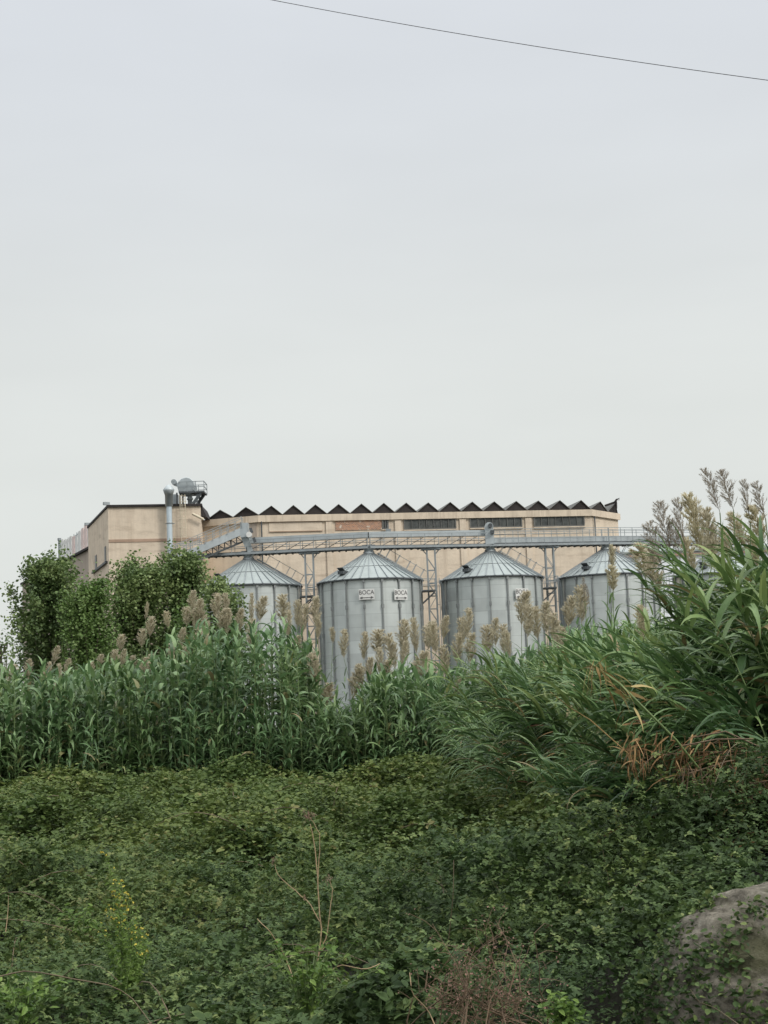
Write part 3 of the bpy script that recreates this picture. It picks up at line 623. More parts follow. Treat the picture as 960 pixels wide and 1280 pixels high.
# lettered signs
def text_mesh(s, size, name, mat, parent, loc, rz, sx=1.0):
    cu = bpy.data.curves.new(name, 'FONT'); cu.body = s; cu.size = size; cu.extrude = .008; cu.align_x = 'CENTER'; cu.align_y = 'CENTER'; cu.offset = .0
    tmp = bpy.data.objects.new(name, cu); COL.objects.link(tmp); bpy.context.view_layer.update()
    me = bpy.data.meshes.new_from_object(tmp.evaluated_get(bpy.context.evaluated_depsgraph_get())); bpy.data.objects.remove(tmp)
    me.materials.clear(); me.materials.append(mat)
    for v in me.vertices: v.co.x *= sx
    ob = bpy.data.objects.new(name, me); COL.objects.link(ob); ob.parent = parent; ob.location = loc; ob.rotation_euler = (R(90), 0, rz); return ob
def sign(silo, px, py):
    q, root = silo; t = PP(px, py, q - np.array([0, SR, 0]), np.array([0., 1, 0])); dx = (t[0] - q[0]); a = math.asin(max(-1, min(1, dx / (SR + .2))))
    rr = SR + .2; c = np.array([q[0] + rr * math.sin(a), q[1] - rr * math.cos(a), t[2]])
    g = G(); g.box(c, (1.34, .05, .9), a); b = g.build('sign_board', M['white'], root)
    n = np.array([math.sin(a), -math.cos(a), 0]); l = c - np.array(root.location) + n * .035
    text_mesh('BOCA', .52, 'lettering', M['black'], b, l + np.array([0, 0, .15]), a, .92)
    g = G(); tx = np.array([math.cos(a), math.sin(a), 0]); cc = c + n * .04 + [0, 0, -.29]
    g.beam(cc - tx * .42, cc + tx * .42, .012, .05)
    for s in (-1, 1): g.add([cc + tx * s * .62 + n * .01, cc + tx * s * .36 + [0, 0, .11] + n * .01, cc + tx * s * .36 + [0, 0, -.11] + n * .01], [[0, 1, 2]], 0)
    g.build('arrow', M['black'], b)
sign(SC[1], 458.3, 743.0); sign(SC[1], 501, 742.5); sign(SC[2], 653, 741.5)

# ------------------------------------------------------------------ conveyor bridge over the silos
ZB = 16.22
C1 = np.array([*SC[0][0][:2]]); C2, C3, C4, C5 = [np.array([*s[0][:2]]) for s in SC[1:]]
def vec(p, z): return np.array([p[0], p[1], z])
st = C1 + (C1 - C2) / np.linalg.norm(C1 - C2) * 6.8; en = C5 + (C5 - C4) / np.linalg.norm(C5 - C4) * 1.5
path = [st, C1, C2, C3, C4, C5, en]
br = empty('conveyor_bridge', vec(C3, ZB), 'long grey conveyor bridge with walkway and handrails crossing above the silos', 'conveyor bridge')
def off(p, q, s): d = (q - p) / np.linalg.norm(q - p); return np.array([-d[1], d[0]]) * s
gb = G(); gr = G(); gf = G(); gc = G(); gh = G()
for k in range(len(path) - 1):
    p, q = path[k], path[k + 1]; L = np.linalg.norm(q - p); nseg = max(1, int(round(L / 1.25)))
    for s in (-.75, .75):
        o = off(p, q, s); gb.beam(vec(p + o, ZB), vec(q + o, ZB), .1, .2)
    gf.beam(vec(p, ZB + .14), vec(q, ZB + .14), 1.35, .05)
    for s in (-.75, .75):
        o = off(p, q, s); 
        for z in (.6, 1.15): gr.beam(vec(p + o, ZB + z), vec(q + o, ZB + z), .045, .05)
        for j in range(nseg + 1):
            c = p + (q - p) * j / nseg + o; gr.beam(vec(c, ZB), vec(c, ZB + 1.15), .05, .05)
    for j in range(nseg * 2): c = p + (q - p) * (j + .5) / nseg / 2; gh.beam(vec(c + off(p, q, -.82), ZB - .13), vec(c + off(p, q, .82), ZB - .13), .12, .08)
    if k in (1, 2):       # covered belt runs high, with diagonal stays below
        o = off(p, q, .1); gc.beam(vec(p + o, ZB + 1.18), vec(q + o, ZB + 1.18), .8, .5)
        for j in range(nseg): a_ = p + (q - p) * j / nseg; b_ = p + (q - p) * (j + 1) / nseg; oo = off(p, q, -.1); gh.beam(vec(a_ + oo, ZB + .2), vec(b_ + oo, ZB + .85), .05, .05)
    elif k >= 3: o = off(p, q, .1); gc.beam(vec(p + o, ZB + .48), vec(q + o, ZB + .48), .8, .5)
    if k >= 3:
        for s in (-.75, .75):
            o = off(p, q, s)
            gr.beam(vec(p + o, ZB + 1.45), vec(q + o, ZB + 1.45), .045, .045)
            for j in range(nseg + 1): c = p + (q - p) * j / nseg + o; gr.beam(vec(c, ZB + 1.1), vec(c, ZB + 1.45), .05, .05)
gb.build('beam', M['steel'], br); gr.build('handrail', M['steel'], br); gf.build('walkway', M['steeldark'], br); gc.build('conveyor_casing', M['casing'], br); gh.build('crossbars', M['steeldark'], br)
for C_ in (C1, C2, C3, C4, C5):
    g = G(); c = vec(C_, ZB - .25); g.hexa([c + [-.3, -.3, -.25], c + [.3, -.3, -.25], c + [.3, .3, -.25], c + [-.3, .3, -.25], c + [-.6, -.45, .5], c + [.6, -.45, .5], c + [.6, .45, .5], c + [-.6, .45, .5]])
    g.build('discharge_chute', M['casing'], br)
# head over the third silo
g = G(); c = vec(C3 + np.array([-.05, -.5]), ZB + .1)
g.prism([c[:2] + [-.38, -.35], c[:2] + [.38, -.35], c[:2] + [.38, .5], c[:2] + [-.38, .5]], ZB + .1, ZB + 1.7)
g.lathe(c + [0, -.36, 1.6], [(.02, 0), (.38, 0), (.38, .86), (.02, .86)], 20, smooth=False, ax='y'); hd = g.build('drive_head', M['casing'], br)
g = G(); g.lathe(c + [.1, -.6, 1.65], [(.02, 0), (.2, 0), (.2, .22), (.02, .22)], 14, smooth=False, ax='y'); g.box(c + [.25, -.55, 1.05], (.34, .3, .3)); g.build('motor', M['steeldark'], hd)

# inclined conveyor
ic = empty('inclined_conveyor', vec(C1, ZB), 'inclined conveyor with handrail climbing to the first silo', 'conveyor')
a = P(212, 703, 133.5); b = P(303, 664, 135)
g = G(); g.beam(a, b, 1.0, .62); g.build('casing', M['casing'], ic)
g = G(); dn = np.array([0, 0, -1.])
g.beam(a + dn * .9, b + dn * .95, .12, .16)
for k in range(13): p = a + (b - a) * k / 12; q2 = a + (b - a) * min(1, (k + 1) / 12); g.beam(p + dn * .3, p + dn * .92, .08, .08); g.beam(p + dn * .3, q2 + dn * .92, .06, .06)
g.build('truss', M['steeldark'], ic)
g = G()
for y_ in (-.6, .6):
    o = np.array([0, y_, 0]); 
    for z in (.75, 1.25): g.beam(a + o + [0, 0, z], b + o + [0, 0, z], .05, .05)
    for k in range(11): p = a + (b - a) * k / 10 + o; g.beam(p + [0, 0, .2], p + [0, 0, 1.25], .05, .05)
g.build('handrail', M['steel'], ic)
g = G(); h_ = P(306, 662, 135); g.box(h_ + [0, 0, -.1], (.7, 1.1, 1.3)); hb = vec([h_[0] + .4, 135.1], ZB + .1)
g.hexa([hb + [-.25, -.3, 0], hb + [.3, -.3, 0], hb + [.3, .3, 0], hb + [-.25, .3, 0], h_ + [-.35, -.4, -.7], h_ + [.35, -.4, -.7], h_ + [.35, .4, -.7], h_ + [-.35, .4, -.7]])
g.build('head_box', M['casing'], ic)
g = G(); g.lathe(P(311.5, 668.5, 134.3) - [0, .3, 0], [(.02, 0), (.25, 0), (.25, .6), (.02, .6)], 14, smooth=False, ax='y'); g.build('motor', M['white'], ic)
g = G()
for px, py in ((313, 660), (317, 672)): g.beam(P(px, py, 134.4), P(px + 2, py + 6, 134.4), .2, .25)
g.build('gearbox', M['steeldark'], ic)
for px in (229, 234):
    for y_ in (133.9, 134.9): q = P(px, 699, 134.4); g = G(); g.beam([q[0], y_, 0], [q[0], y_, q[2] - .4], .14, .14); g.build('support_leg', M['steel'], ic)

# lattice towers between the silos
def make_tower():
    root = empty('lattice_tower', (0, 0, 0), 'x', 'tower', 'lattice towers between the silos'); h = .36; zt = ZB - .22
    for (x_, y_) in ((-h, -h), (h, -h), (h, h), (-h, h)): g = G(); g.beam([x_, y_, 0], [x_, y_, zt], .13, .13); g.build('leg', M['steel'], root)
    g = G(); z = .3; k = 0
    while z < zt - 1:
        for s in (-1, 1):
            g.beam([-h, s * h, z], [h, s * h, z], .06, .06); g.beam([s * h, -h, z], [s * h, h, z], .06, .06)
            g.beam([-h * (1 if k % 2 else -1), s * h, z], [h * (1 if k % 2 else -1), s * h, z + 1.15], .05, .05)
            g.beam([s * h, -h * (1 if k % 2 else -1), z], [s * h, h * (1 if k % 2 else -1), z + 1.15], .05, .05)
        z += 1.15; k += 1
    g.build('bracing', M['steel'], root)
    g = G()
    for s in (-1, 1): g.beam([s * h, 0, zt - .5], [s * .85, 0, zt + .1], .09, .09); g.beam([-.9 * 1, s * h, zt], [.9, s * h, zt], .1, .12)
    g.build('head_bracket', M['steel'], root)
    g = G(); x0 = .62
    for y_ in (-.5, -.12): g.beam([x0, y_, .3], [x0, y_, SH + .2], .05, .05)
    for z in np.arange(.5, SH, .3): g.beam([x0, -.5, z], [x0, -.12, z], .03, .03)
    for z in np.arange(1, SH, 2): g.beam([h, -.3, z], [x0, -.3, z], .05, .05)
    g.build('ladder', M['steel'], root)
    g = G(); g.tube([[.95, .5, .1], [.95, .5, SH - .3], [.8, .45, SH + .1]], .2, 10); g.build('standpipe', M['casing'], root)
    return root
tw = make_tower()
for k, (px, lab) in enumerate(((386.5, 'lattice tower and ladder between the first and second silos'), (539, 'lattice tower and ladder between the second and third silos'), (687, 'lattice tower and ladder between the third and fourth silos'))):
    o = tw if k == 0 else copy_tree(tw); Yd = (SC[k][0][1] + SC[k + 1][0][1]) / 2 - .1; q = P(px, 700, Yd); o.location = (q[0], q[1], 0); o['label'] = lab

# ------------------------------------------------------------------ overhead cable
g = G(); a = P(330, -2, 28); b = P(965, 101, 25); d = b - a; pts = []
for t in np.linspace(-1.5, 2.5, 61):
    p = a + d * t; p[2] += .30 * t * (t - 1); pts.append(p)
g.tube(pts, .0062, 6, cap=True); tag(g.build('power_line', M['cable'], origin=a), 'single thin dark cable sagging across the top of the sky', 'cable')

# ------------------------------------------------------------------ trees
def tree(name, label, pxc, pytop, halfw, Yd, nleaf, mat, seed, lsize=.10, shoots=9, low=.06, group='young trees in front of the beige block', lean=0, sparse=1.0):
    rng = np.random.default_rng(seed); top = P(pxc, pytop, Yd); base = np.array([top[0] - lean, Yd, 0.]); H = top[2]; Wd = halfw / FPX * Yd
    root = empty(name, base, label, 'tree', group)
    g = G(); tk = [base + [rng.normal(0, .05) * k, 0, H * .9 * k / 8] + np.array([lean * (k / 8) ** 1.3, 0, 0]) for k in range(9)]
    g.tube(tk, np.linspace(.13 * H / 9, .02, 9), 7); lp = []; lw = []
    nl = 54
    for j in range(nl):
        t = low + (.93 - low) * (j + rng.random()) / nl; s0 = np.array([np.interp(t * 8 / .9 if t < .9 else 8, range(9), [p[i_] for p in tk]) for i_ in range(3)])
        az = j * 2.4 + rng.normal(0, .3); env = (math.sin(math.pi * min(.97, .44 + t * .53)) ** .85) * Wd * rng.uniform(.5, 1.22)
        run = env; rise = H * rng.uniform(.14, .34) * (1.1 - .5 * t); u = np.linspace(0, 1, 6)[:, None]
        pts = s0 + np.concatenate([np.cos(az) * run * u ** .85, np.sin(az) * run * u ** .85, rise * u ** 1.7], 1)
        pts[:, 2] = np.minimum(pts[:, 2], H * .93)
        g.tube(pts, np.linspace(.035, .008, 6), 4, cap=False)
        lp.append(pts); lw.append(1.0)
    for j in range(shoots):  # upright leaders that break the outline
        az = rng.random() * 6.28; rr = Wd * rng.uniform(0, .75); z0 = H * rng.uniform(.62, .78); s0 = np.array([tk[5][0] + math.cos(az) * rr, Yd + math.sin(az) * rr, z0])
        z1 = min(H * 1.02, H * (rng.uniform(.90, 1.04) - .10 * rr / Wd)); u = np.linspace(0, 1, 6)[:, None]
        pts = s0 + u * np.array([rng.normal(0, .15), 0, z1 - z0]); g.tube(pts, np.linspace(.02, .006, 6), 4, cap=False); lp.append(pts); lw.append(1.3)
    g.build('trunk', M['bark'], root)
    lp = np.array(lp); n = int(nleaf * 1.35); wts = np.array(lw) / sum(lw); ii = rng.choice(len(lp), n, p=wts)
    t = rng.random(n) ** .75 * 5; a = np.floor(t).astype(int).clip(0, 4); fr = (t - a)[:, None]
    pos = lp[ii, a] * (1 - fr) + lp[ii, a + 1] * fr
    # clumps along the twigs
    cl = rng.normal(0, .20, (len(lp), 14, 3)) * [1, 1, 1.3]; kk = rng.integers(0, 14, n)
    pos = pos + cl[ii, kk] + rng.normal(0, .10, (n, 3))
    keep = (pos[:, 2] > .3); pos = pos[keep]; r = np.clip(.5 + .28 * noise(pos[:, 0] * 1.3 + 9, pos[:, 2] * 1.3, seed) + rng.normal(0, .16, len(pos)), 0, 1)
    g = G(); leaves(g, pos, rng.uniform(.8, 1.25, len(pos)) * lsize, tilt=1.1, rnd=r, wide=.85); g.build('crown', M[mat], root)
    return root
tree('broadleaf_tree', 'broad dark green tree at far left, in front of the low wing', 66, 692, 54, 64, 17500, 'tree', 3, .125, shoots=8, group=None)
tree('broadleaf_tree', 'lighter yellow-green young tree squeezed between two darker trees', 112, 724, 40, 61, 12000, 'treelight', 5, .11, shoots=8, group=None)
tree('broadleaf_tree', 'dark bushy tree under the left half of the beige block', 174, 702, 54, 65, 18000, 'tree', 8, .125, shoots=9, group=None)
tree('broadleaf_tree', 'tallest tree, standing before the duct and inclined conveyor', 227, 690, 42, 66, 15000, 'tree', 11, .125, shoots=8, group=None)
tree('broadleaf_tree', 'slim small tree overlapping the left edge of the first silo', 274, 722, 24, 60, 6500, 'tree', 13, .115, shoots=6, group=None)
tree('broadleaf_tree', 'small light green sapling in front of the tallest tree', 245, 752, 17, 58, 3200, 'treelight', 17, .10, shoots=5, group=None)
tree('broadleaf_tree', 'small dark shrubby tree cut by the left edge of the photo', 0, 792, 10, 58, 900, 'tree', 19, .10, shoots=3, group=None)

RNG = np.random.default_rng(77)
# ------------------------------------------------------------------ brambles
def bramble_patch(name, label, y0, y1, mat, n, smin, kk, tri):
    xs_, ys_ = [], []
    d = y0 + (y1 - y0) * RNG.random(int(n * 2.4)); wgt = (.27 * d + 3.4) / (smin * np.maximum(1, d / 10) ** .62) ** 2; keep = RNG.random(len(d)) < wgt / wgt.max(); d = d[keep][:n]
    x = (RNG.random(len(d)) * 2 - 1) * (.27 * d + 3.4)
    ok = d < edge_y(x) + 1.5; d = d[ok]; x = x[ok]
    z = bramble_z(x, d) - RNG.exponential(.11 * kk, len(x)) + .06
    z = np.maximum(z, ground_z(x, d) + .02)
    s = smin * np.maximum(1, d / 10) ** .62 * RNG.uniform(.55, 1.4, len(d)) * (1.05 + .4 * noise(x / .8, d / .8, 81)) * (1 + .7 * np.clip((8.4 - d) / 2, 0, 1))
    r = np.clip(.42 + .2 * noise(x / .5, d / .6, 21) + .15 * noise(x / .15, d / .15, 22) + RNG.normal(0, .23, len(x)), 0, 1)
    if tri: r = np.clip(r + .22 * np.clip(-(x + .4) / 1.5, 0, 1) - .24 * np.clip((x - .0) / 1.2, 0, 1), 0, 1)
    g = G(); leaves(g, np.stack([x, d, z], -1), s, tilt=.62, rnd=r, tri=tri, wide=.66)
    # short leafy shoots that lift out of the mass
    ns = int(n * (.030 if tri else .022)); d2 = y0 + (y1 - y0) * RNG.random(ns) ** (.9 if tri else 1.3); x2 = (RNG.random(ns) * 2 - 1) * (.27 * d2 + 2.4); ok = d2 < edge_y(x2) + 1; d2 = d2[ok]; x2 = x2[ok]; ns = len(d2)
    az2 = RNG.random(ns) * 6.28; L2 = RNG.uniform(.14, .42, ns) * np.where(d2 > 17, 1.3, 1); rise = RNG.uniform(.06, .24, ns); z2 = bramble_z(x2, d2)
    u = np.linspace(.05, 1, 9)[None]; sp = np.stack([x2[:, None] + np.cos(az2)[:, None] * L2[:, None] * u, d2[:, None] + np.sin(az2)[:, None] * L2[:, None] * u, z2[:, None] + rise[:, None] * np.sin(u * 2.5)], -1)
    rr = np.clip(RNG.normal(.62, .2, ns)[:, None] + RNG.normal(0, .08, (ns, 9)), 0, 1)
    leaves(g, sp.reshape(-1, 3) + RNG.normal(0, .008, (ns * 9, 3)), (smin * .85 * np.maximum(1, d2 / 10) ** .62)[:, None].repeat(9, 1).ravel() * RNG.uniform(.6, 1.2, ns * 9), tilt=.45, rnd=rr.ravel(), tri=tri, wide=.66)
    # arching canes that stand proud of the leaves
    for _ in range(45):
        yy = RNG.uniform(y0 + .3, y1); xx = RNG.uniform(-1, 1) * .27 * yy
        if yy > edge_y(np.array(xx)): continue
        a = RNG.random() * 6.28; L = RNG.uniform(.5, 1.4); u = np.linspace(0, 1, 8)
        px_ = xx + np.cos(a) * L * u; py_ = yy + np.sin(a) * L * u; pz = float(bramble_z(np.array(xx), np.array(yy))) - .05 + .8 * RNG.uniform(.2, .5) * np.sin(u * 2.6)
        pts = np.stack([px_, py_, pz], -1); g.tube(pts, np.linspace(.004, .002, 8) * max(1, yy / 11), 4, mat=1, cap=False)
        m = 14; t = RNG.random(m); lp = np.stack([np.interp(t, u, pts[:, c]) for c in range(3)], -1)
        leaves(g, lp, RNG.uniform(.6, 1.1, m) * smin * max(1, yy / 10), tilt=.5, rnd=RNG.uniform(.5, 1, m), tri=True, wide=.66)
    return tag(g.build(name, [M[mat], M['cane']]), label, 'brambles', kind='stuff')
bramble_patch('bramble_thicket', 'dark green bramble thicket filling the foreground', 3.2, 17, 'bramble', 185000, .036, 1.2, True)
bramble_patch('bramble_field', 'olive green low scrub carpet stretching to the foot of the reeds', 16, 43, 'bramble_far', 360000, .050, 1.3, False)

# ------------------------------------------------------------------ reeds
RNG = np.random.default_rng(33)
def reed_stand(g, x, y, H, lean, leanaz, nl, llen, lw, seg, wind=None, windk=0.0, rmat=0, smat=1, t0=.22, droop=(1.2, 2.1), crease=0.0, stem=True, srad=.011, azj=.45, rj=.14, tpow=1.0, deadp=.05):
    N = len(x); base = np.stack([x, y, ground_z(x, y)], -1)
    def at(t):
        u = t ** 1.9; return base[:, None] + np.stack([np.cos(leanaz)[:, None] * lean[:, None] * u, np.sin(leanaz)[:, None] * lean[:, None] * u, (H - base[:, 2])[:, None] * (t - .10 * (lean / np.maximum(H, .1))[:, None] * t ** 3)], -1)
    t = t0 + (1 - t0) * np.linspace(0, 1, nl)[None] ** tpow + RNG.normal(0, .012, (N, nl)); t = np.clip(t, .05, 1)
    B = at(t)
    a0 = RNG.random(N)[:, None] * 6.28; az = a0 + math.pi * np.arange(nl)[None] + RNG.normal(0, azj, (N, nl))
    if wind is not None:
        vx = np.cos(az) * (1 - windk) + np.cos(wind) * windk * 1.3; vy = np.sin(az) * (1 - windk) + np.sin(wind) * windk * 1.3; az = np.arctan2(vy, vx)
    fr = np.linspace(0, 1, nl)[None]
    el = .75 + .55 * fr ** 3 + RNG.normal(0, .18, (N, nl)); dr = RNG.uniform(droop[0], droop[1], (N, nl)) * (1 - .45 * fr ** 4)
    ln = llen * (1 - .35 * fr ** 3) * RNG.uniform(.7, 1.2, (N, nl)); wd = lw * RNG.uniform(.7, 1.25, (N, nl))
    r = np.clip(.30 + .30 * fr + .15 * RNG.normal(0, 1, (N, 1)) + rj * RNG.normal(0, 1, (N, nl)), 0, .9); dead = (RNG.random((N, nl)) < deadp * (1.5 - 1.3 * fr)); r = np.where(dead, .98, r)
    ribbons(g, B.reshape(-1, 3), az.ravel(), el.ravel(), dr.ravel(), ln.ravel(), wd.ravel(), seg, rmat, r.ravel(), crease, RNG.normal(0, .35, N * nl))
    if stem:
        T = np.linspace(0, .97, 6)[None].repeat(N, 0); C = at(T); th = np.arange(3) * 2.094
        rad = (srad * np.linspace(1.1, .4, 6))[None, :, None, None]
        V = C[:, :, None] + rad * np.stack([np.cos(th), np.sin(th), th * 0], -1)[None, None]
        b = (np.arange(N) * 18)[:, None, None] + (np.arange(5) * 3)[None, :, None]; j = np.arange(3)[None, None]; k = (j + 1) % 3
        g.add(V.reshape(-1, 3), np.stack([b + j, b + k, b + 3 + k, b + 3 + j], -1).reshape(-1, 4), smat, True)
def topz(px, y, tab):
    py = np.interp(px, [t[0] for t in tab], [t[1] for t in tab]); return np.array([P(a, b, c)[2] for a, b, c in zip(px, py, y)])
def pxof(x, y, z=3.0):
    v = (np.stack([x, y, np.full_like(x, z)], -1) - CAMP) @ CM; return 480 + FPX * v[:, 0] / -v[:, 2]
TABL = [(-60, 848), (0, 848), (60, 848), (120, 843), (185, 835), (205, 812), (240, 800), (270, 792), (300, 800), (330, 794), (365, 798), (390, 814), (405, 860), (425, 884), (442, 880), (456, 852), (500, 846), (560, 842), (610, 838), (640, 828), (700, 806), (760, 790), (1100, 760)]
g = G(); N = 1200
x = RNG.uniform(-17, 8, N); y = 40.3 + 6 * RNG.random(N) ** 1.2; px = pxof(x, y)
H = topz(px, y, TABL) * RNG.uniform(.84, 1.07, N) * (1 - .08 * (47 - y) / 5 * RNG.random(N)) + .02
gapm = (px > 398) & (px < 448); H = np.where(gapm, H * .96, H) * (1 + .07 * noise(x / .55, y / 2, 91) + .05 * noise(x / 1.7, y / 4, 92))
reed_stand(g, x, y, H, np.abs(RNG.normal(0, .16, N)), RNG.random(N) * 6.28, 20, .70, .112, 6, srad=.024, t0=.10, droop=(1.5, 2.7), azj=.22, rj=.22)
# a lower fringe that hides the foot of the stand
N = 600; x = RNG.uniform(-17, 8, N); y = 39.6 + 1.6 * RNG.random(N); H = RNG.uniform(1.4, 2.5, N)
reed_stand(g, x, y, H, np.abs(RNG.normal(0, .35, N)), RNG.random(N) * 6.28, 14, .62, .065, 5, t0=.15)
tag(g.build('reed_bed', [M['reed'], M['reedstem']]), 'long stand of giant reeds below the silos and trees', 'reeds', kind='stuff')

TABR = [(560, 862), (640, 830), (665, 800), (700, 782), (740, 757), (790, 736), (840, 730), (880, 708), (915, 690), (945, 660), (1000, 640), (1400, 600)]
RNG = np.random.default_rng(4321)
g = G(); K = 210; per = 10; N = K * per
cy = RNG.uniform(12.5, 42, K); cx = np.interp(cy, [12, 16, 22, 30, 38, 42], [3.3, 3.2, 3.1, 3.0, 3.0, 3.0]) + 6.5 * RNG.random(K) ** 1.7
def rep(a): return np.repeat(a, per)
x = rep(cx) + RNG.normal(0, .20, N); y = rep(cy) + RNG.normal(0, .25, N); px = pxof(rep(cx), rep(cy))
ln = rep(np.abs(RNG.normal(.85, .35, K))) * RNG.uniform(.8, 1.2, N); pt = pxof(x - ln - .25, y)
H = (np.minimum(4.4, np.minimum(topz(px, rep(cy), TABR), topz(pt, rep(cy), TABR) + .12)) - .42 + .40 * np.clip((rep(px[::per]) - 935) / 60, 0, 1)) * rep(RNG.uniform(.62, 1.0, K)) * RNG.uniform(.9, 1.02, N)
wd_ = rep(math.pi * 1.02 + RNG.normal(0, .55, K))
reed_stand(g, x, y, H, ln, wd_ + RNG.normal(0, .22, N), 25, .66, .058, 7, wind=wd_[:, None], windk=.34, t0=.30, droop=(1.3, 2.7), crease=.35, rj=.2, tpow=.85, deadp=.11)
N = 420; y = RNG.uniform(13, 42, N); x = 3.4 + 5 * RNG.random(N) ** 1.5; px = pxof(x, y); H = (np.minimum(4.0, topz(px, y, TABR)) - .9) * RNG.uniform(.45, .9, N)
reed_stand(g, x, y, H, np.abs(RNG.normal(.4, .3, N)), math.pi + RNG.normal(0, .8, N), 22, .55, .042, 6, t0=.1, droop=(1.3, 2.6), crease=.3, rj=.2, deadp=.14)
tag(g.build('reed_thicket', [M['reednear'], M['reedstem']]), 'dense wind-bent reeds massed along the right side', 'reeds', kind='stuff')
RNG = np.random.default_rng(55)
# big leaning tufts that overhang the brambles
def tuft(label, spots, H, lean, az, nl, ll, wind, seed, mat='reednear', lw=.044, wk=.6):
    q = spots[0]; root = empty('reed_tuft', (q[0], q[1], float(ground_z(np.array(q[0]), np.array(q[1])))), label, 'reed tuft', 'leaning reed tufts at the right')
    x = np.array([s[0] for s in spots]); y = np.array([s[1] for s in spots]); N = len(x)
    g = G(); reed_stand(g, x, y, H * RNG.uniform(.82, 1.05, N), lean * RNG.uniform(.7, 1.15, N), az + RNG.normal(0, .25, N), nl, ll, lw, 9, wind=wind, windk=wk, t0=.35, droop=(1.3, 2.6), crease=.4, srad=.010, rj=.2, tpow=.75)
    ob = g.build('foliage', [M[mat], M['reedstem']], root)
    N = 3 * len(x); g = G(); b = np.stack([RNG.choice(x, N) + RNG.normal(0, .2, N), RNG.choice(y, N) + RNG.normal(0, .2, N), RNG.uniform(.35, .72, N) * H], -1)
    ribbons(g, b, np.full(N, wind) + RNG.normal(0, .6, N), RNG.uniform(-.3, .5, N), RNG.uniform(.8, 1.6, N), RNG.uniform(.3, .6, N), np.full(N, .022), 6, 0, None, .3, RNG.normal(0, .7, N)); g.build('dry_leaves', M['dryreed'], root)
def spots(px, Yd, n, sx, sy): c = P(px, 900, Yd); return [(c[0] + RNG.normal(0, sx), c[1] + RNG.normal(0, sy)) for _ in range(n)]
tuft('big dark reed tuft arching left at the upper right edge', spots(1012, 14.5, 22, .28, .5), 3.6, 1.05, math.pi, 34, .66, math.pi, 1)
tuft('broad drooping reed tuft midway up the right side above dead stalks', spots(965, 12.5, 22, .25, .35), 2.65, 1.45, math.pi * .98, 34, .66, math.pi, 2)
tuft('low spreading reed tuft beside the rust-brown dead stalks', spots(850, 14.0, 16, .25, .3), 2.0, 1.1, math.pi, 26, .52, math.pi, 3)
tuft('yellowish reed tuft leaning left under the third silo', spots(740, 21, 24, .5, .6), 2.85, 1.25, math.pi * .97, 26, .75, math.pi, 4)
tuft('low reed tuft left of the broken yellow stalk', spots(700, 25, 20, .6, .6), 2.3, 1.0, math.pi, 24, .7, math.pi, 5)

RNG = np.random.default_rng(99)
# ------------------------------------------------------------------ flowering reeds
def plume_mesh(seed, mat, airy):
    rng = np.random.default_rng(seed); g = G(); n = 46 if airy else 58; bx = rng.normal(0, .05); B = []; AZ = []; EL = []; LN = []
    for j in range(n):
        t = .04 + .9 * (j / n) ** .9; az = rng.random() * 6.28; out = .21 * math.sin(math.pi * min(1, .16 + t * .84)) ** .65 * rng.uniform(.55, 1.1)
        L = rng.uniform(.22, .34) * (1.1 - .55 * t); u = np.linspace(0, 1, 10)
        m = (26 if airy else 26); uu = rng.uniform(.12 if airy else 0.0, 1, m)
        pt = np.stack([np.cos(az) * out * uu ** .8, np.sin(az) * out * uu ** .8, t + L * uu * .8], -1); pt[:, 2] = np.minimum(pt[:, 2], 1.0)
        B.append(pt + rng.normal(0, .009, (m, 3))); AZ.append(az + rng.normal(0, .5, m)); EL.append(1.1 + rng.normal(0, .25, m) - .25 * uu); LN.append(rng.uniform(.035, .075, m) * (1.1 if airy else 1.5))
        g.tube([[0, 0, t], [np.cos(az) * out * .5, np.sin(az) * out * .5, t + L * .36], [np.cos(az) * out, np.sin(az) * out, min(1, t + L * .8)]], [.0025, .002, .001], 3, cap=False, rnd=.35)
    B = np.concatenate(B); B[:, 0] += bx * B[:, 2] ** 2; AZ = np.concatenate(AZ); EL = np.concatenate(EL); LN = np.concatenate(LN)
    ribbons(g, B, AZ, EL, rng.uniform(-.3, .5, len(B)), LN, np.full(len(B), .014 if airy else .026), 2, 0, np.clip(rng.normal(.5, .22, len(B)) + .25 * (B[:, 2] - .5), 0, 1), 0, rng.normal(0, .8, len(B)))
    g.tube([[0, 0, 0], [0, 0, .9]], [.008, .002], 4, cap=False, rnd=.2)
    o = g.build('plume', M[mat]); me = o.data; bpy.data.objects.remove(o); return me
PM = {'t': [plume_mesh(s, 'plume', False) for s in (1, 2, 3)], 'g': [plume_mesh(s, 'plumegold', False) for s in (4, 5)], 'd': [plume_mesh(s, 'plumedark', True) for s in (6, 7, 8)]}
def stem_leaf_mesh(k, mat):             # leaves of the upper stalk, metres, origin at the plume's foot going down
    g = G(); n = 9; t = np.linspace(-1.9, -.45, n); az = k * 1.3 + math.pi * np.arange(n) + RNG.normal(0, .4, n)
    ribbons(g, np.stack([t * 0, t * 0, t], -1), az, np.full(n, 1.0) + RNG.normal(0, .15, n), RNG.uniform(.9, 1.9, n), RNG.uniform(.35, .6, n), RNG.uniform(.03, .045, n), 6, 0, RNG.uniform(.3, .9, n), .3)
    o = g.build('blades', M[mat]); me = o.data; bpy.data.objects.remove(o); return me
SLM = [stem_leaf_mesh(k, 'reed') for k in range(4)]; SLN = [stem_leaf_mesh(k, 'reednear') for k in range(4)]
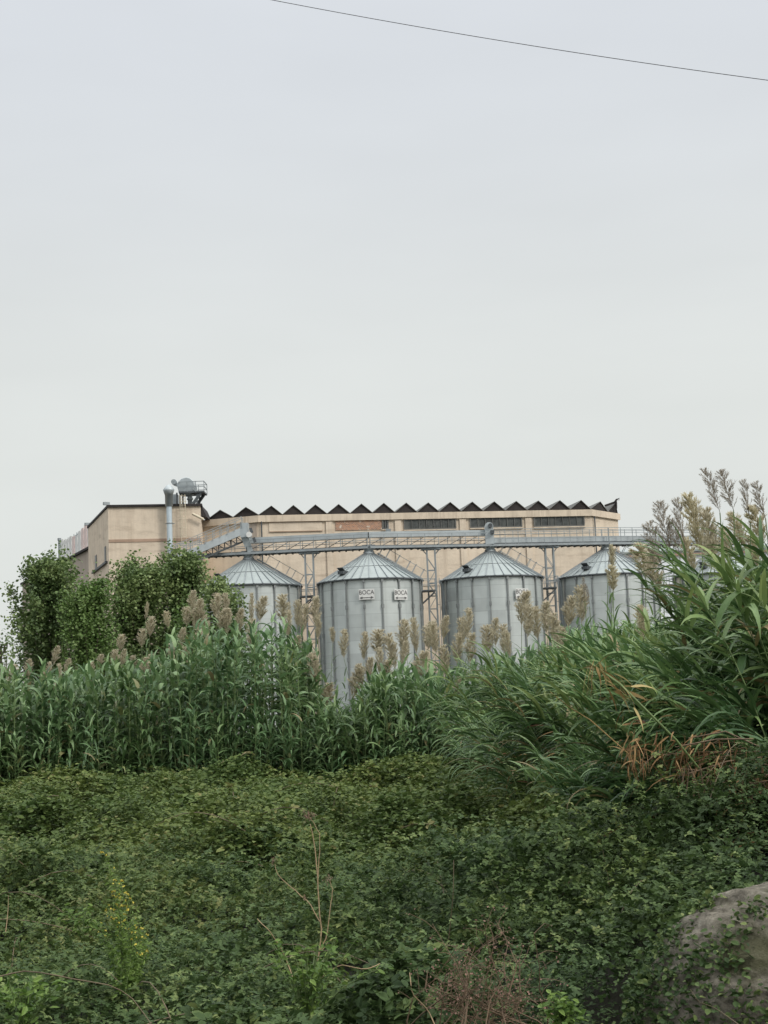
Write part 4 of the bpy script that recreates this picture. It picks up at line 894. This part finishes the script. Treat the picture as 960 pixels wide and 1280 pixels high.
# (photo x, photo y of the plume's middle, height px, width px, depth, kind)
PL = [(13, 842, 24, 14, 45, 't'), (3, 856, 24, 16, 44, 't'), (35, 838, 26, 12, 46, 't'), (55, 848, 20, 11, 44, 't'), (61, 838, 20, 9, 46, 't'), (67, 820, 26, 11, 47, 't'), (67, 862, 18, 12, 43, 't'), (74, 843, 24, 8, 44, 't'), (82, 835, 26, 8, 46, 't'), (92, 856, 18, 9, 43, 't'),
      (114, 842, 26, 11, 45, 't'), (125, 826, 18, 9, 47, 't'), (142, 824, 24, 12, 46, 't'), (150, 804, 24, 12, 47, 't'), (152, 824, 24, 9, 45, 't'), (168, 828, 18, 9, 46, 't'), (177, 798, 24, 12, 46, 't'), (179, 836, 26, 13, 44, 't'), (188, 830, 22, 12, 45, 't'), (187, 784, 28, 14, 46, 't'), (182, 764, 24, 6, 47, 'g'),
      (210, 775, 24, 12, 45, 'g'), (216, 815, 22, 10, 43, 't'), (227, 798, 24, 10, 44, 't'), (233, 772, 30, 13, 45, 't'), (233, 818, 20, 10, 43, 't'), (241, 754, 32, 13, 46, 't'), (246, 778, 30, 13, 45, 't'), (249, 798, 28, 12, 44, 't'), (252, 764, 32, 13, 45, 't'), (259, 784, 28, 13, 46, 't'), (270, 758, 30, 14, 45, 't'), (275, 775, 32, 15, 44, 't'), (283, 757, 32, 13, 46, 't'), (284, 778, 32, 14, 44, 't'),
      (299, 777, 32, 13, 45, 't'), (312, 794, 34, 11, 43, 't'), (315, 762, 34, 7, 46, 't'), (325, 762, 32, 12, 45, 't'), (354, 763, 32, 15, 45, 't'), (360, 781, 32, 10, 44, 't'), (372, 769, 30, 10, 45, 't'), (378, 775, 32, 12, 46, 't'), (371, 806, 20, 9, 44, 't'), (396, 766, 34, 12, 46, 't'), (397, 786, 26, 10, 44, 't'),
      (397, 838, 34, 14, 43, 't'), (410, 870, 28, 14, 43, 't'), (416, 795, 18, 7, 46, 't'), (430, 806, 34, 10, 44, 't'), (442, 855, 36, 16, 43, 't'), (455, 809, 30, 11, 45, 't'), (452, 845, 26, 12, 43, 't'), (462, 840, 28, 12, 44, 't'), (471, 804, 32, 17, 45, 't'), (476, 828, 30, 12, 43, 't'), (483, 839, 22, 12, 43, 't'),
      (494, 816, 40, 14, 44, 't'), (504, 795, 32, 14, 45, 't'), (504, 820, 30, 10, 43, 't'), (509, 811, 26, 9, 45, 't'), (521, 796, 38, 13, 44, 't'), (523, 834, 34, 15, 43, 't'), (535, 798, 28, 14, 46, 't'), (545, 798, 34, 14, 44, 't'), (555, 786, 28, 11, 45, 't'), (557, 827, 34, 15, 43, 't'), (571, 812, 34, 13, 44, 't'), (577, 790, 30, 12, 45, 't'), (584, 781, 38, 15, 44, 't'), (588, 812, 32, 13, 43, 't'), (575, 862, 28, 12, 43, 't'), (612, 866, 18, 9, 43, 't'),
      (609, 801, 34, 14, 44, 't'), (620, 792, 34, 11, 45, 't'), (630, 801, 38, 15, 44, 't'), (638, 806, 30, 10, 43, 't'), (652, 762, 44, 17, 31, 't'), (659, 778, 40, 14, 30, 't'), (672, 780, 34, 15, 31, 't'), (684, 774, 38, 15, 32, 't'), (693, 786, 36, 14, 30, 't'), (700, 800, 26, 13, 29, 't'),
      (711, 766, 40, 18, 29, 't'), (727, 757, 40, 18, 28, 't'), (731, 737, 26, 5, 27, 'd'), (737, 744, 24, 5, 27, 'd'), (766, 698, 32, 8, 26, 'g'), (760, 703, 26, 4, 26, 'd'), (766, 724, 32, 14, 25, 'g'), (807, 702, 44, 26, 22, 'g'), (804, 778, 34, 14, 21, 'g'),
      (826, 716, 50, 18, 21, 't'), (830, 684, 56, 22, 20, 'd'), (840, 660, 58, 24, 18, 'd'), (857, 655, 56, 16, 18.5, 'd'), (850, 672, 50, 18, 18, 'd'), (878, 655, 66, 22, 17.5, 'g'), (890, 672, 60, 20, 17, 't'), (893, 692, 44, 22, 18, 'g'), (868, 694, 46, 18, 19, 'g'),
      (900, 612, 54, 20, 16, 'd'), (917, 612, 52, 20, 16.5, 'd'), (938, 626, 44, 16, 16, 'd'), (957, 625, 46, 17, 15.5, 'd'), (934, 664, 44, 16, 17, 'g'), (912, 684, 48, 16, 17.5, 'g'), (954, 656, 46, 20, 16, 'g'), (948, 690, 40, 18, 17, 'g')]
zones = [(-99, 105, 'below the leftmost broad tree'), (105, 200, 'before the dark bushy tree'), (200, 292, 'before the tallest tree near the first silo'), (292, 366, 'in front of the first silo'), (366, 404, 'between the first and second silos'),
         (404, 487, 'in front of the second silo, left half'), (487, 530, 'in front of the second silo, right half'), (530, 562, 'between the second and third silos'), (562, 645, 'in front of the third silo, left half'), (645, 705, 'by the tower right of third silo'),
         (705, 820, 'before the fourth silo'), (820, 896, 'around the right end of the conveyor bridge'), (896, 999, 'at the right edge against the sky')]
ORD = ['leftmost', 'second from left', 'third from left', 'fourth from left', 'fifth from left', 'sixth from left', 'seventh from left', 'eighth from left', 'ninth from left', 'tenth from left', 'eleventh from left', 'twelfth from left', 'thirteenth from left', 'fourteenth from left', 'fifteenth from left', 'sixteenth from left', 'seventeenth from left']
PL.sort()
cnt = {}
for k, (px, py, hp, wp, Yd, kd) in enumerate(PL):
    hp = hp * (1.08 if px > 300 else .92) * RNG.uniform(.88, 1.1); foot = P(px, py + hp * .5, Yd); hm = hp / FPX * Yd; wm = wp * (1.0 if px > 820 else 1.06 if px > 300 else .88) * RNG.uniform(.85, 1.15) / FPX * Yd
    zi = next(i_ for i_, z_ in enumerate(zones) if z_[0] <= px < z_[1]); c = cnt.get(zi, 0); cnt[zi] = c + 1
    colw = {'t': 'tan', 'g': 'golden', 'd': 'brown'}[kd]
    root = empty('flowering_reed', (foot[0], Yd, float(ground_z(np.array(foot[0]), np.array(Yd)))), '%s reed plume, %s, %s' % (colw, ORD[c], zones[zi][2]), 'reed', 'flowering reeds rising above the leaves')
    b = np.array(root.location); lx = RNG.normal(0, .22); g = G(); u = np.linspace(0, 1, 7)[:, None]
    st_ = b + [lx, 0, 0] + (foot - b - [lx, 0, 0]) * u; st_[:, 0] += (lx * .25 * np.sin(u * 3.14))[:, 0]
    g.tube(st_, np.linspace(.012, .006, 7), 5, cap=False); g.build('stem', M['reedstem'], root)
    me = PM[kd][k % len(PM[kd])]; o = bpy.data.objects.new('plume', me); COL.objects.link(o); o.parent = root; o.location = Vector(foot - b); o.scale = (wm / .36, wm / .36, hm)
    tl = RNG.normal(0, .09) - (.18 if Yd < 22 else 0); o.rotation_euler = (RNG.normal(0, .06), tl, RNG.random() * 6.28) if False else (0, tl, RNG.random() * .6)
    if foot[2] > 1.2:
        o = bpy.data.objects.new('blades', (SLM if Yd > 24 else SLN)[k % 4]); COL.objects.link(o); o.parent = root; o.location = Vector(foot - b - [0, 0, .05]); o.rotation_euler.z = RNG.random() * 6.28

# ------------------------------------------------------------------ broken and fallen reeds
def stalk(root, name, pts, r, mat): g = G(); g.tube(pts, r, 6); return g.build(name, M[mat], root)
a = P(720, 818, 11.3); b = P(742, 832, 11.2); c = P(775, 855, 11.1); d = P(800, 880, 11.0)
br = empty('broken_reed', b, 'snapped reed with yellowed hanging leaves amid the right thicket', 'reed')
stalk(br, 'stem', [P(690, 800, 11.5), a, b, c, d, P(845, 925, 11.1), P(885, 975, 11.3)], [.005, .008, .009, .009, .009, .009, .009], 'canegreen')
g = G(); n = 26; t = RNG.random(n)[:, None]; bb = b + (d - b) * t + RNG.normal(0, .03, (n, 3))
ribbons(g, bb, RNG.normal(-.1, .5, n), RNG.normal(-.5, .4, n), RNG.uniform(.0, .8, n), RNG.uniform(.12, .24, n), RNG.uniform(.018, .032, n), 5, 0, None, .3, RNG.normal(0, .7, n)); g.build('yellow_leaves', M['yellowreed'], br)
g = G(); n = 12; bb = b + RNG.normal(0, .04, (n, 3)); ribbons(g, bb, RNG.uniform(2.5, 3.8, n), RNG.normal(-1.3, .2, n), RNG.uniform(-.2, .3, n), RNG.uniform(.14, .28, n), RNG.uniform(.005, .009, n), 5, 0, None, .0); g.build('hanging_fibres', M['yellowreed'], br)
fr = empty('fallen_reeds', P(880, 985, 11.3), 'rust-brown dead reed stalks lying collapsed beneath the right tufts', 'dead reeds')
g = G()
for k in range(34):
    x0, y0 = RNG.uniform(780, 965), 0; y0 = np.interp(x0, [780, 840, 960], [935, 950, 975]) + RNG.normal(0, 15); Yd = 11.7 + RNG.normal(0, .3)
    p = P(x0, y0, Yd); L = RNG.uniform(.2, .7); an = RNG.normal(.12, .25); dz = -math.sin(an) * L; q = p + np.array([math.cos(an) * L, RNG.normal(0, .15), dz])
    g.tube([p, (p + q) / 2 + [0, 0, RNG.normal(.03, .03)], q], RNG.uniform(.002, .006), 4, cap=False)
for k in range(26):
    p = P(RNG.uniform(850, 965), RNG.uniform(955, 975), 11.2 + RNG.normal(0, .2)); g.tube([p, p + [RNG.normal(0, .06), 0, -RNG.uniform(.08, .22)]], RNG.uniform(.002, .005), 4, cap=False)
g.build('stalks', M['redtwig'], fr)
g = G(); n = 330; xx = RNG.uniform(775, 970, n); yy = np.interp(xx, [780, 840, 960], [930, 940, 962]) + RNG.normal(0, 17, n)
bb = np.array([P(a_, b_, 11.3 + c_) for a_, b_, c_ in zip(xx, yy, RNG.normal(.2, .3, n))]); ribbons(g, bb, RNG.normal(3.0, 1.1, n), RNG.normal(-.8, .6, n), RNG.uniform(.2, 1.4, n), RNG.uniform(.08, .26, n), RNG.uniform(.006, .018, n), 6, 0, None, .2, RNG.normal(0, .8, n)); g.build('dead_leaves', M['dryreed'], fr)
cr_ = P(790, 950, 11.6); g = G(); g.tube([P(688, 865, 12), P(712, 884, 11.9), P(738, 900, 11.8), P(800, 955, 11.7)], [.003, .004, .005, .005], 5); tag(g.build('loose_cane', M['yellowreed'], origin=cr_), 'straight pale dry cane poking diagonally out of green reeds', 'cane')

# ------------------------------------------------------------------ boulder
bc = P(1002, 1310, 7.0); bc[2] = max(bc[2], .25)
rt = P(990, 1106, 7.0); rad_z = rt[2] - bc[2]; rad_x = bc[0] - P(790, 1250, 7.0)[0]
g = G(); nu, nv = 220, 130; th = np.linspace(0, 2 * math.pi, nu, endpoint=False); ph = np.linspace(-.35, math.pi / 2 - .002, nv)
T, Fp = np.meshgrid(th, ph); dx, dy, dz = np.cos(Fp) * np.cos(T), np.cos(Fp) * np.sin(T), np.sin(Fp)
rr = 1 + .05 * noise(dx * 2.2 + 5, dz * 2.2 + dy, 31) + .02 * noise(dx * 6 + dy * 3, dz * 6, 32) + .024 * noise(dx * 11 + dy * 7, dz * 11, 33) + .008 * noise(dx * 40 + dy * 21, dz * 40, 34)
V = np.stack([bc[0] + dx * rr * rad_x, bc[1] + dy * rr * .6, bc[2] + np.sign(dz) * np.abs(dz) ** .9 * rr * rad_z], -1)
i = np.arange(nv - 1)[:, None] * nu; j = np.arange(nu)[None]; k = (j + 1) % nu
g.add(V.reshape(-1, 3), np.stack([i + j, i + k, i + nu + k, i + nu + j], -1).reshape(-1, 4), 0, True)
rk = g.build('boulder', M['rock'], origin=[bc[0], bc[1], bc[2] - .3]); tag(rk, 'rounded mossy grey-brown boulder at the bottom right corner', 'boulder')
g = G(); n = 8000; tt = RNG.uniform(math.pi * .85, math.pi * 1.75, n); pp = RNG.uniform(-.1, 1.15, n)
keep = RNG.random(n) < np.clip(1.0 - pp * .55 + 1.0 * noise(tt * 2.5, pp * 3, 41) - .45 * np.clip(tt - math.pi * 1.35, 0, 1), 0, 1); tt = tt[keep]; pp = pp[keep]; n = len(tt)
pos = np.stack([bc[0] + np.cos(pp) * np.cos(tt) * rad_x * 1.05, bc[1] + np.cos(pp) * np.sin(tt) * .64, bc[2] + np.sin(pp) * rad_z * 1.03], -1) + RNG.normal(0, .018, (n, 3))
leaves(g, pos, RNG.uniform(.014, .040, n), tilt=.9, wide=.7); o = g.build('creeper', M['bramble'], rk)

# ------------------------------------------------------------------ small foreground plants
def ground_at(px, Yd): q = P(px, 1200, Yd); return np.array([q[0], Yd, float(bramble_z(np.array(q[0]), np.array(Yd))) - .25])
# yellow-flowered weed
Yd = 9.6; b = P(158, 1235, Yd); root = empty('yellow_flower_plant', b, 'tall weed with small yellow flowers at the lower left', 'flowering plant')
gs = G(); gl = G(); gf = G()
tops = [(132, 1068, 1), (140, 1085, .9), (150, 1100, .9), (160, 1118, .8), (170, 1140, .8), (180, 1160, .6), (128, 1122, .5), (188, 1178, .4), (120, 1150, .3), (145, 1130, .6), (165, 1165, .5)]
for (tx, ty, fl) in tops:
    e_ = P(tx, ty, Yd + RNG.normal(0, .1)); u = np.linspace(0, 1, 8)[:, None]; s0 = b + [RNG.normal(0, .03), RNG.normal(0, .05), 0]; pts = s0 + (e_ - s0) * u; pts[:, 0] += (.03 * np.sin(u * 3.14))[:, 0]
    gs.tube(pts, np.linspace(.004, .0015, 8), 4, cap=False)
    n = 170; t = RNG.random(n) ** 1.2; lp = np.stack([np.interp(t, u[:, 0], pts[:, c_]) for c_ in range(3)], -1) + RNG.normal(0, .012, (n, 3)); leaves(gl, lp, RNG.uniform(.015, .042, n) * (1.2 - .5 * t), tilt=1.0, wide=.36, rnd=RNG.uniform(.5, 1, n))
    n = int(14 * fl); t = 1 - .45 * RNG.random(n); lp = np.stack([np.interp(t, u[:, 0], pts[:, c_]) for c_ in range(3)], -1) + RNG.normal(0, .018, (n, 3))
    for q in lp:
        gf = G(); leaves(gf, np.repeat(q[None], 5, 0), np.full(5, .011), tilt=1.0, wide=.9); gf.build('flower', M['yellow'], root)
gs.build('stem', M['canegreen'], root); gl.build('foliage', M['weed'], root)
# tall dry stalk
Yd = 9.0; b = P(402, 1205, Yd); root = empty('dry_weed_stalk', b, 'tall pale dry stalk with reddish seed head in the lower centre', 'dry stalk')
def pl(lst, jit=0): return [P(x_, y_, Yd + (k * .03 if jit else 0)) for k, (x_, y_) in enumerate(lst)]
g = G()
for lst, r0 in (([(396, 1212), (402, 1165), (399, 1140), (397, 1100), (394, 1060), (388, 1030)], .007), ([(397, 1112), (399, 1070), (400, 1045), (392, 1028), (386, 1020)], .004), ([(399, 1152), (388, 1130), (365, 1110), (348, 1095), (343, 1080)], .005),
                ([(398, 1195), (408, 1172), (414, 1130), (416, 1112), (412, 1100)], .005), ([(400, 1190), (412, 1176), (420, 1172)], .004)):
    pts = np.array(pl(lst)); u = np.linspace(0, len(pts) - 1, 14); pts = np.stack([np.interp(u, range(len(pts)), pts[:, c_]) for c_ in range(3)], -1); pts += RNG.normal(0, .0015, pts.shape); g.tube(pts, np.linspace(r0 * .72, r0 * .35, 14), 5, cap=False)
g.build('stem', M['drystalk'], root)
for (x_, y_, s_) in ((384, 1020, 1.0), (343, 1076, .55), (411, 1100, .7), (381, 1122, .45)):
    g = G(); c_ = P(x_, y_, Yd); n = int(70 * s_); g0 = RNG.normal(0, .016 * s_, (n, 3)); ribbons(g, c_ + g0, RNG.random(n) * 6.28, RNG.normal(0, 1, n), RNG.normal(0, .5, n), np.full(n, .03 * s_), np.full(n, .004), 2, 0)
    g.build('seed_head', M['seed'], root)
# bare leaning stem and low arching twigs, each one a thing
def twig(label, lst, Yd, r0, mat, cat='twig', name='bare_stem'):
    pts = np.array([P(x_, y_, Yd) for x_, y_ in lst]); u = np.linspace(0, len(pts) - 1, 12); pts = np.stack([np.interp(u, range(len(pts)), pts[:, c_]) for c_ in range(3)], -1); pts[:, 1] += .05 * np.sin(u * 2)
    g = G(); g.tube(pts, np.linspace(r0 * .75, r0 * .4, 12), 5, cap=False); return tag(g.build(name, M[mat], origin=pts[0]), label, cat)
twig('pale straight stem leaning left of the dry stalk', [(366, 1222), (352, 1190), (336, 1160), (322, 1148)], 8.4, .005, 'drystalk')
twig('thin tan twig curving right at the foot of the dry stalk', [(402, 1222), (425, 1208), (455, 1210), (475, 1204)], 7.6, .005, 'drystalk')
twig('grey-brown cane arching along the bottom left edge', [(-6, 1222), (30, 1216), (80, 1218), (130, 1228), (160, 1248), (195, 1285)], 6.2, .0045, 'cane')
twig('slender grey stem rising above the central bramble mound', [(552, 1230), (562, 1170), (566, 1120), (567, 1075)], 10.0, .005, 'cane')
twig('fine pale stem above brambles in the lower right', [(765, 1140), (762, 1100), (752, 1060), (742, 1040)], 11.0, .004, 'drystalk')
twig('thin upright stem before the brown dead reeds', [(902, 1100), (906, 1050), (910, 1025)], 10.5, .004, 'cane')
twig('pale bent twig crossing in front of the boulder', [(925, 1282), (895, 1262), (870, 1250), (862, 1236)], 6.0, .003, 'cane')
twig('short upright bleached stem at the left edge', [(7, 1165), (8, 1120)], 9.5, .004, 'drystalk')
twig('curved pale stem near the bottom centre', [(548, 1292), (535, 1265), (515, 1240), (512, 1215)], 6.4, .004, 'drystalk')
# dry red-brown shrub
Yd = 7.0; b = P(600, 1300, Yd); root = empty('dry_shrub', b, 'leafless red-brown twiggy shrub at the bottom centre', 'dry shrub')
g = G(); gl = G(); rng = np.random.default_rng(5)
for k in range(32):
    s0 = b + [rng.normal(0, .16), rng.normal(0, .15), 0]; e_ = P(rng.uniform(515, 668), rng.uniform(1150, 1262), Yd + rng.normal(0, .15)); m_ = (s0 + e_) / 2 + rng.normal(0, .04, 3); pts = np.array([s0, (s0 + m_) / 2 + rng.normal(0, .01, 3), m_, (m_ + e_) / 2 + rng.normal(0, .015, 3), e_])
    g.tube(pts, np.linspace(.004, .0012, 5), 4, cap=False)
    for _ in range(9):
        t = rng.uniform(.35, 1) * 4; i0 = min(3, int(t)); p = pts[i0] + (pts[i0 + 1] - pts[i0]) * (t - i0); dd = np.array([rng.normal(0, .07), rng.normal(0, .05), rng.uniform(-.02, .11)]); q = p + dd
        g.tube([p, (p + q) / 2 + rng.normal(0, .008, 3), q], [.0018, .0014, .0008], 3, cap=False)
        n = 3; leaves(gl, q + rng.normal(0, .012, (n, 3)), rng.uniform(.006, .014, n), tilt=1.3, wide=.8)
g.build('twigs', M['redtwig'], root); gl.build('dry_foliage', M['seed'], root)
# leafy green sprouts
def sprout(label, px, py, Yd, h_, n_, mat='weed'):
    b = P(px, py, Yd); root = empty('leafy_weed', b, label, 'weed'); gs = G(); gl = G()
    for k in range(n_):
        e_ = b + [RNG.normal(0, h_ * .38), RNG.normal(0, h_ * .3), h_ * RNG.uniform(.55, 1)]; pts = np.array([b, (b + e_) / 2 + [0, 0, h_ * .08], e_]); gs.tube(pts, [.004, .003, .0015], 4, cap=False)
        n = 15; t = RNG.uniform(.2, 1, n); lp = np.stack([np.interp(t * 2, [0, 1, 2], pts[:, c_]) for c_ in range(3)], -1) + RNG.normal(0, .02, (n, 3)); leaves(gl, lp, RNG.uniform(.03, .055, n), tilt=.7, wide=.45)
    gs.build('stem', M['canegreen'], root); gl.build('foliage', M[mat], root)
sprout('bright green leafy weed around the foot of the dry stalk', 385, 1275, 7.6, .42, 26)
sprout('pale green weed at the bottom edge, right of the dry shrub', 705, 1292, 6.6, .16, 12)
sprout('light green weed in the bottom left corner', 30, 1292, 6.8, .26, 16)
sprout('yellow-green sprig on the scrub right of centre', 700, 1040, 14, .32, 12)
sprout('yellow-green sprig at the foot of the central reeds', 640, 965, 36, .8, 12)
sprout('light sprig poking up near the yellow-flowered plant', 104, 1168, 9.8, .20, 6)
